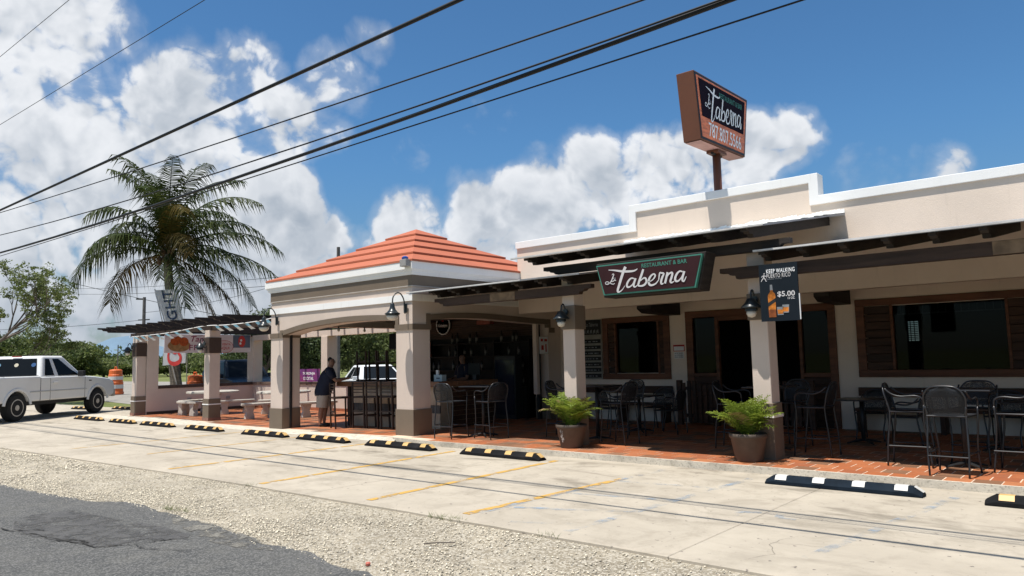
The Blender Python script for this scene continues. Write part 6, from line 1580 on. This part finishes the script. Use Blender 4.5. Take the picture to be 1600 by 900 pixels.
# ------------------------------------------------------------------ people
def skin_obj(name, chain, m, parent, root=0, sub=2):
    """chain: (verts {key:(x,y,z,r)}, edges)"""
    vd, ed = chain; keys = list(vd); idx = {k: i for i, k in enumerate(keys)}
    me = bpy.data.meshes.new(name); me.from_pydata([vd[k][:3] for k in keys], [(idx[a], idx[b]) for a, b in ed], []); me.materials.append(m)
    o = add(name, me, parent, False)
    sk = o.modifiers.new('skin', 'SKIN'); sk.use_smooth_shade = True
    for i, k in enumerate(keys):
        r = vd[k][3]; o.data.skin_vertices[0].data[i].radius = r if isinstance(r, tuple) else (r, r); o.data.skin_vertices[0].data[i].use_root = (i == root)
    ss = o.modifiers.new('sub', 'SUBSURF'); ss.levels = sub; ss.render_levels = sub
    return o
def person(label, loc, rot, lean=.10, arm=((.20, .25, 1.17), (.44, .15, 1.24)), legs=True, girth=1.0):
    p = thing('person', label, 'person', loc, rot)
    G = girth
    cx_ = .02 + lean
    b = {'pelvis': (0, 0, .95, (.15 * G, .175 * G)), 'waist': (.03 + lean * .4, 0, 1.12, (.15 * G, .175 * G)), 'chest': (.02 + lean * .85, 0, 1.33, (.135 * G, .185 * G)), 'neck0': (cx_, 0, 1.46, .085), 'neck': (.03 + lean * 1.1, 0, 1.53, .066), 'head0': (.06 + lean * 1.2, 0, 1.60, (.086, .080)), 'head': (.05 + lean * 1.2, 0, 1.68, (.102, .086)), 'crown': (.04 + lean * 1.2, 0, 1.745, (.078, .068))}
    e = [('pelvis', 'waist'), ('waist', 'chest'), ('chest', 'neck0'), ('neck0', 'neck'), ('neck', 'head0'), ('head0', 'head'), ('head', 'crown')]
    for s, n in ((1, 'l'), (-1, 'r')):
        (ex_, ey_, ez_), (wx, wy, wz) = arm
        b['sh' + n] = (cx_, s * .20 * G, 1.40, .075); b['el' + n] = (cx_ + ex_ - .02, s * ey_, ez_, .050); b['fa' + n] = (cx_ + ex_ + (wx - ex_) * .4, s * (ey_ + (wy - ey_) * .4), ez_ + (wz - ez_) * .4, .048); b['wr' + n] = (cx_ + wx, s * wy, wz, .031); b['pa' + n] = (cx_ + wx + .075, s * (wy - .015), wz, (.018, .036))
        e += [('chest', 'sh' + n), ('sh' + n, 'el' + n), ('el' + n, 'fa' + n), ('fa' + n, 'wr' + n), ('wr' + n, 'pa' + n)]
        for q, (dy, ln) in enumerate(((-.03, .065), (-.010, .078), (.010, .072), (.028, .055))):
            b[f'f{q}{n}'] = (cx_ + wx + .075 + ln * .55, s * (wy - .015) + dy, wz + .006, .0085); b[f'g{q}{n}'] = (cx_ + wx + .075 + ln, s * (wy - .015) + dy * 1.1, wz - .012, .0072)
            e += [('pa' + n, f'f{q}{n}'), (f'f{q}{n}', f'g{q}{n}')]
        b['t' + n] = (cx_ + wx + .045, s * (wy - .015) - s * .05, wz, .0095); b['u' + n] = (cx_ + wx + .085, s * (wy - .015) - s * .065, wz - .004, .008); e += [('wr' + n, 't' + n), ('t' + n, 'u' + n)]
        sx_ = .05 * s
        b['hip' + n] = (0, s * .105, .84, .098); b['kn' + n] = (.02 + sx_, s * .12, .48, .066); b['ca' + n] = (-.01 + sx_, s * .122, .33, .066); b['an' + n] = (-.02 + sx_, s * .125, .09, .042); b['he' + n] = (-.03 + sx_, s * .125, .045, .04); b['to' + n] = (.16 + sx_, s * .135, .035, .036)
        e += [('pelvis', 'hip' + n), ('hip' + n, 'kn' + n), ('kn' + n, 'ca' + n), ('ca' + n, 'an' + n), ('an' + n, 'he' + n), ('he' + n, 'to' + n)]
    skin_obj('body', (b, e), skin_m, p)
    def fat(v, k): r = v[3]; return (*v[:3], tuple(x * k for x in r) if isinstance(r, tuple) else r * k)
    # loose shirt: rings lofted round the torso, sleeves skinned separately but in one garment each
    rings = [(0.0, .80, .165, .215), (0.0, .88, .185, .225), (.02 + lean * .2, 1.0, .195, .225), (.035 + lean * .45, 1.14, .195, .225), (.03 + lean * .7, 1.28, .175, .228), (.015 + lean * .9, 1.38, .15, .225), (cx_, 1.45, .105, .15), (cx_ + .01, 1.50, .075, .085)]
    mb = MB(); N = 20
    for (x, z, rx, ry) in rings:
        for k in range(N):
            a = 2 * math.pi * k / N; w = 1 + .025 * math.sin(a * 5 + z * 17)
            mb.v.append((x + rx * G * math.cos(a) * w, ry * G * math.sin(a) * w, z))
    for i in range(len(rings) - 1):
        for k in range(N): q = i * N + k; q2 = i * N + (k + 1) % N; mb.f.append((q, q2, q2 + N, q + N))
    o = B('shirt', mb, shirt_m, p, False, smooth=True); o.modifiers.new('sub', 'SUBSURF').render_levels = 1
    for n in 'lr':
        a, c = b['sh' + n], b['el' + n]
        A = Vector(a[:3]); D = Vector(c[:3]) - A
        B('sleeve', MB().tube([A - D * .25 + Vector((0, -a[1] * .25, .02)), A, A + D * .35, A + D * .74], [.07, .092, .088, .084], 12), shirt_m, p, False, smooth=True)
    if legs:
        rings = [(0, .98, .15, .19), (0, .90, .17, .205), (0, .83, .172, .205), (.005, .78, .165, .20)]
        mb = MB()
        for (x, z, rx, ry) in rings:
            for k in range(N): a = 2 * math.pi * k / N; mb.v.append((x + rx * G * math.cos(a), ry * G * math.sin(a), z))
        for i in range(len(rings) - 1):
            for k in range(N): q = i * N + k; q2 = i * N + (k + 1) % N; mb.f.append((q, q2, q2 + N, q + N))
        B('shorts', mb, shorts_m, p, False, smooth=True)
        for n in 'lr':
            a, c = b['hip' + n], b['kn' + n]; A = Vector(a[:3]); D = Vector(c[:3]) - A
            B('trouser_leg', MB().tube([A + Vector((0, 0, .06)), A + D * .2, A + D * .6, A + D * .98], [.118 * G, .125 * G, .118 * G, .115 * G], 12, False), shorts_m, p, False, smooth=True)
            he, to = b['he' + n], b['to' + n]
            skin_obj('shoe', ({'a': (he[0] - .02, he[1], .05, (.045, .05)), 'b': (he[0] + .09, he[1] + (to[1] - he[1]) * .5, .045, (.045, .044)), 'c': (to[0] + .03, to[1], .032, (.030, .044))}, [('a', 'b'), ('b', 'c')]), shoe_m, p)
    hx, hz = b['head'][0], b['head'][2]
    skin_obj('hair', ({'a': (hx - .055, 0, hz - .045, (.06, .078)), 'b': (hx - .030, 0, hz + .030, (.088, .090)), 'c': (hx + .02, 0, hz + .062, (.066, .078))}, [('a', 'b'), ('b', 'c')]), hair_m, p)
    B('nose', MB().lathe([(.004, -.028), (.016, -.02), (.011, .0), (.004, .028)], 8, (hx + .088, 0, hz - .025)), skin_m, p, False, smooth=True)
    for s in (-1, 1):
        B('eye', MB().lathe([(.002, -.008), (.009, 0), (.002, .008)], 8, (hx + .078, s * .034, hz + .008)), hair_m, p, False)
        B('ear', MB().lathe([(.004, -.032), (.016, -.015), (.02, .012), (.006, .034)], 8, (hx - .005, s * .088, hz - .015)), skin_m, p, False, smooth=True)
    B('mouth', MB().box(hx + .072, hx + .084, -.025, .025, hz - .070, hz - .062), mk('lip', (.16, .06, .05), .5, .1, 5) if 'lip' not in MATS else MATS['lip'], p, False)
    return p
person('heavy set man in dark navy shirt and beige shorts leaning forward on the bar counter', (-16.24, 11.50, zf(-16.3)), .95, .14, ((.18, .29, 1.17), (.42, .18, 1.215)), True, 1.24)
person('barely visible person in dark clothes standing behind the bar counter in deep shade', (-14.1, 14.6, .06), -1.75, .04, ((.10, .26, 1.12), (.28, .18, 1.10)))

# ------------------------------------------------------------------ trees and bushes
def polar(bearing, d): b = R(bearing); return (-math.sin(b) * d, math.cos(b) * d)
def leaf_cloud(name, blobs, n, size, m, parent, seed, hollow=.55):
    """many little leaf quads, thicker towards the outside of several irregular clumps"""
    r = np.random.default_rng(seed)
    w = np.array([b[3] * b[4] * b[5] for b in blobs]) ** .75; w /= w.sum()
    k = r.choice(len(blobs), n, p=w); Bv = np.array(blobs)
    d = r.normal(size=(n, 3)); d /= np.linalg.norm(d, axis=1)[:, None]
    rad = (hollow + (1.08 - hollow) * r.uniform(0, 1, n) ** .6) * (1 + .22 * np.sin(d[:, 0] * 7 + k) * np.sin(d[:, 2] * 6 + 2 * k))
    P = Bv[k, :3] + d * rad[:, None] * Bv[k, 3:6]
    keep = r.uniform(0, 1, n) < (.55 + .45 * (np.sin(P[:, 0] * 3.1 / size * .12 + P[:, 2] * 2.3) * np.sin(P[:, 1] * 2.7 + P[:, 2] * 3.3) > -.25))
    P = P[keep]; d = d[keep]; n = len(P)
    a = r.normal(size=(n, 3)); a /= np.linalg.norm(a, axis=1)[:, None]
    nrm = d * .7 + r.normal(size=(n, 3)) * .55; u = np.cross(nrm, a); u /= np.linalg.norm(u, axis=1)[:, None] + 1e-9; v = np.cross(nrm, u); v /= np.linalg.norm(v, axis=1)[:, None] + 1e-9
    s = size * r.uniform(.6, 1.35, n)[:, None]
    V = np.stack([P - u * s, P + v * s * .42, P + u * s, P - v * s * .42], 1).reshape(-1, 3)
    F = np.arange(n * 4).reshape(-1, 4)
    return add(name, big_array_mesh(name, V, F, m), parent, False)
def tree(name, label, cat, pos, h, spread, m, seed, trunk_h=.35, n=4200, size=.13, group=None, lean=0, multi=1, dense=9, crown_z=.62):
    rr = random.Random(seed)
    t = thing(name, label, cat, (*pos, 0), rr.uniform(0, 6.28), group)
    blobs = []
    for k in range(dense):
        a = rr.uniform(0, 6.28); q = rr.uniform(.15, .72); z = h * (crown_z + rr.uniform(-.24, .26)); s_ = rr.uniform(.26, .42)
        blobs.append((math.cos(a) * spread * q + lean, math.sin(a) * spread * q, z, spread * s_ * 1.25, spread * s_ * 1.25, h * s_ * .55))
    blobs.append((lean, 0, h * .80, spread * .4, spread * .4, h * .20))
    mb = MB()
    for j in range(multi):
        ox = (j - (multi - 1) / 2) * spread * .22
        mb.tube([(ox * .5, 0, -.1), (ox * .8 + lean * .2, 0, h * trunk_h * .5), (ox + lean * .5, .05, h * trunk_h), (ox + lean * .8, 0, h * .62)], [.035 * h, .027 * h, .022 * h, .010 * h], 8)
    for b in blobs[:8]:
        s0 = Vector((lean * .5, .05, h * trunk_h)); e0 = Vector(b[:3])
        mb.tube([s0, s0.lerp(e0, .5) + Vector((0, 0, .04 * h)), e0], [.014 * h, .009 * h, .004 * h], 6)
    B('trunk', mb, bark_dark, t, False, smooth=True)
    leaf_cloud('crown', blobs, n, size, m, t, seed)
    return t
GB = 'bushes and low trees beyond the grass'
for k, (b_, d, h, sp, m, lab) in enumerate((
    (75.2, 62, 5.6, 4.6, leaf_a, 'dense dark green tree at the far left beyond the pickup cab'), (73.4, 64, 5.7, 4.4, leaf_a, 'broad dark green tree rising over the pickup roof'), (71.9, 60, 4.9, 3.6, leaf_a, 'mid green bushy tree above the pickup bonnet'), (70.6, 62, 4.7, 2.8, leaf_b, 'loose light green tree with spiky top right of the pickup'),
    (69.2, 66, 3.1, 3.2, leaf_b, 'low pale green shrub above the striped traffic drum'), (67.8, 68, 3.0, 3.0, leaf_a, 'low green shrub just left of the far patio pillar'), (66.6, 70, 4.2, 2.4, leaf_b, 'thin light tree behind the far patio pillar'),
    (64.9, 60, 3.2, 3.4, leaf_a, 'low green bush seen under the fruit banner'), (63.2, 62, 3.4, 3.2, leaf_b, 'light green bush behind the palm trunk'), (61.6, 60, 3.0, 3.6, leaf_b, 'pale bush left of the navy car roof'), (60.3, 55, 4.4, 3.0, leaf_c, 'dark bushy tree above the navy car'))):
    tree('bush', lab, 'bush', polar(b_, d * 2.5), 1.65 + (h * .78 - 1.65) * 2.5, sp * 2.1, m, 100 + k, .16, 7500, .30, GB, multi=3, dense=10, crown_z=.48)
for k, (b_, d, h, sp, m, lab) in enumerate((
    (58.8, 44, 5.0, 2.6, leaf_c, 'dark round crowned tree with bare trunk behind the back patio pillars'), (57.3, 50, 5.4, 3.2, leaf_a, 'leafy green tree framed in the left part of the pavilion arch'), (55.6, 46, 5.0, 2.4, leaf_c, 'dark leafy tree with slim trunk left of the man at the bar'),
    (53.6, 48, 5.4, 3.2, leaf_a, 'wide green tree above the white sedan rear'), (52.1, 46, 5.0, 2.6, leaf_a, 'green tree above the white sedan windscreen'), (50.6, 48, 4.6, 2.6, leaf_b, 'pale olive tree with bare twigs beside the right pavilion pier'), (49.4, 60, 4.6, 3.0, leaf_a, 'green tree half hidden behind the right pavilion pier'))):
    tree('tree', lab, 'tree', polar(b_, d), h * .95, sp, m, 200 + k, .30, 7000, .11, 'trees behind the pavilion', dense=12)
# overhanging tree reaching in from the left
ov = thing('overhanging_tree', 'feathery light green tree reaching in from the left above the pickup', 'tree', (-45.5, 9.6, -1.35))
rr = random.Random(5); tw = MB(); blobs = []
rt_ = Vector((.763, .646, 0))
def br(p, d, L, r, depth):
    n = 5; pts = [p.copy()]; q = p.copy(); dd = d.copy()
    for i in range(n):
        dd = (dd + Vector((rr.uniform(-.2, .2), rr.uniform(-.2, .2), rr.uniform(-.12, .16)))).normalized(); q = q + dd * L / n; pts.append(q.copy())
    tw.tube(pts, [max(.008, r * (1 - .75 * i / n)) for i in range(n + 1)], 5, False)
    if depth == 0:
        for i in (2, 3, 4, 5): blobs.append((*(pts[i] + Vector((rr.uniform(-.2, .2), rr.uniform(-.2, .2), rr.uniform(0, .25)))), rr.uniform(.16, .34), rr.uniform(.16, .34), rr.uniform(.08, .16)))
        return
    for i in range(3 if depth > 1 else 4):
        k = rr.randint(2, n); s = rr.choice((-1, 1)); nd = (dd + Vector((rr.uniform(-.6, .6), rr.uniform(-.6, .6), rr.uniform(-.15, .65)))).normalized()
        br(pts[k], nd, L * rr.uniform(.5, .72), r * .55, depth - 1)
tw.tube([(0, 0, 1.6), (.1, .1, 2.2), (.5, .3, 3.0)], [.32, .26, .22], 10)
br(Vector((.5, .3, 3.0)), (rt_ + Vector((0, 0, .45))).normalized(), 4.6, .11, 3); br(Vector((.5, .3, 3.0)), (rt_ * .9 + Vector((-.25, .1, .55))).normalized(), 3.2, .09, 3); br(Vector((.3, .2, 2.6)), (rt_ + Vector((0, 0, .02))).normalized(), 4.0, .07, 3); br(Vector((.4, .2, 2.8)), Vector((-.8, -.3, .6)).normalized(), 3.6, .13, 3)
B('trunk', tw, bark_dark, ov, False, smooth=True)
leaf_cloud('crown', blobs, 15000, .072, leaf_b, ov, 77, .05)
# far tree belt and hills
belt = []
rb = random.Random(3)
for k in range(150):
    b_ = 30 + k * .46; d = rb.uniform(260, 340); x, y = polar(b_, d); h = rb.uniform(5.0, 9.0) * (.8 + .25 * math.sin(k * .7))
    belt.append((x, y, h * .45, rb.uniform(6, 11), rb.uniform(6, 11), h * .55))
o = leaf_cloud('far_tree_belt', belt, 46000, .85, leaf_a, None, 9, .5); o['kind'] = 'stuff'
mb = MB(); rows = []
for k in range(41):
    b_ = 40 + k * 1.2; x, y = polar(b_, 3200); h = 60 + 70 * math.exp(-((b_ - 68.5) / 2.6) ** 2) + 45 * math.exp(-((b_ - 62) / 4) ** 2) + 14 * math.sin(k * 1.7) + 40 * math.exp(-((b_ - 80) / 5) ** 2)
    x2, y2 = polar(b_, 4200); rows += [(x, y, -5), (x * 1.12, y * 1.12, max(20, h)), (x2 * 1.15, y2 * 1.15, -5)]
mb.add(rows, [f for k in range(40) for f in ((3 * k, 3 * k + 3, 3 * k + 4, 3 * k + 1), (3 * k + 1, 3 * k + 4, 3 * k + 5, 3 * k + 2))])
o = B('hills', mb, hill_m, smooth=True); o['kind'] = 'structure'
# roadside weeds at the slab edge
wd = MB()
for (x, y) in ((-5.9, 5.62), (-5.75, 5.62), (-5.6, 5.64), (-19.4, 5.15), (-18.9, 5.2), (-9.6, 5.60), (-4.4, 5.63), (-8.8, 4.15), (-8.9, 4.13), (-8.65, 4.2)):
    for k in range(26):
        a = random.uniform(0, 6.28); L = random.uniform(.02, .07); q = Vector((x + random.uniform(-.12, .12), y + random.uniform(-.02, .02), -.02)); d = Vector((math.cos(a), math.sin(a), 1.0)) * L
        wd.add([q + Vector((.004, 0, 0)), q - Vector((.004, 0, 0)), q + d], [(0, 1, 2)])
o = B('roadside_weeds', wd, leaf_b); o['kind'] = 'stuff'

# ------------------------------------------------------------------ poles and cables
def cable(label, y, pts, r, cat='cable'):
    """pts: (x, z) seen along the street; a shallow catenary through them"""
    xs_ = np.array([p[0] for p in pts]); zs_ = np.array([p[1] for p in pts])
    c = np.polyfit(xs_, zs_, 2 if len(pts) > 2 else 1)
    if len(pts) > 2: c[0] = max(c[0], .0002)
    P = []
    for k in range(41):
        x = -70 + 95 * k / 40; P.append((x, y, float(np.polyval(c, x))))
    o = B('overhead_cable', MB().tube(P, r, 6), wire_m, smooth=True)
    return tag(o, label, cat, 'overhead cables along the street')
def cz(y, k): return 1.65 + k * y
def street(label, y, ks, r, dy=0):
    cable(label, y, [(x * y / 2, 1.65 + (z - 1.65) * y / 2) for x, z in ks], r)
street('thick black twisted cable, uppermost of the heavy ones crossing from top centre', 5.895, ((-7.66, 3.08), (-1.93, 3.06)), .026)
street('thin black cable running between the two heavy cables', 5.99, ((-6.11, 2.98), (-3.34, 2.86), (-1.13, 2.78)), .010)
street('thin black cable close above the lower heavy cable', 5.60, ((-6.09, 2.78), (-3.06, 2.70), (-.92, 2.69)), .010)
street('thick black lashed cable crossing in front of the palm crown', 5.63, ((-7.61, 2.69), (-3.06, 2.65), (-.85, 2.68)), .022)
street('thin black cable close below the lower heavy cable', 5.675, ((-7.60, 2.66), (-3.06, 2.62), (-.64, 2.61)), .008)
street('single thin wire crossing the clouds at upper left', 5.37, ((-7.78, 3.89), (-4.0, 3.77)), .006)
street('single thin wire across the top left corner of the sky', 4.93, ((-7.87, 4.56), (-6.17, 4.52)), .006)
up = thing('utility_pole', 'slim grey utility pole with short lamp arm behind the pergola', 'utility pole', (-58.5, 25.0, 0))
B('pole', MB().tube([(-58.5, 25, 0), (-58.5, 25, 7.1)], [.16, .12], 8), pole_wood, up); B('lamp_arm', MB().tube([(-58.5, 25, 6.95), (-59.2, 24.7, 7.0)], .07, 6), black, up)
B('cross_arm', MB().tube([(-59.0, 24.8, 5.35), (-58.0, 25.2, 5.35)], .05, 6), black, up)
up2 = thing('utility_pole', 'far thin utility pole standing over the shrubs right of the pickup', 'utility pole', (-101, 40, 0)); B('pole', MB().tube([(-101, 40, 0), (-101, 40, 4.7)], .07, 6), pole_wood, up2)
up3 = thing('utility_pole', 'grey wooden pole top showing above the orange pavilion roof', 'utility pole', (-27.14, 20.0, 0)); B('pole', MB().tube([(-27.14, 20, 0), (-27.10, 20, 6.85)], [.10, .075], 8), pole_wood, up3)
def far_wire(a, b, lab, sag=.3, r=.016):
    a, b = Vector(a), Vector(b); P = [a.lerp(b, k / 16) - Vector((0, 0, sag * 4 * (k / 16) * (1 - k / 16))) for k in range(17)]
    tag(B('overhead_wire', MB().tube(P, r, 5), wire_m), lab, 'wire', 'thin wires behind the patio')
far_wire((-58.5, 25, 5.35), (-88, 14, 5.9), 'thin wire running left from the slim utility pole', .5)
far_wire((-58.4, 25, 5.9), (-27.2, 24, 7.6), 'thin wire running right from the slim utility pole', .6, .014)
far_wire((-95, 22, 14.0), (-50, 27, 5.2), 'thin wire sloping down from the left behind the overhanging tree', .2, .022)
far_wire((-95, 30, 11.0), (-37.5, 25, 6.9), 'faint far wire passing behind the palm trunk', .3, .016)
far_wire((-95, 30, 10.4), (-37.5, 25, 6.4), 'lower faint far wire passing behind the palm trunk', .3, .016)
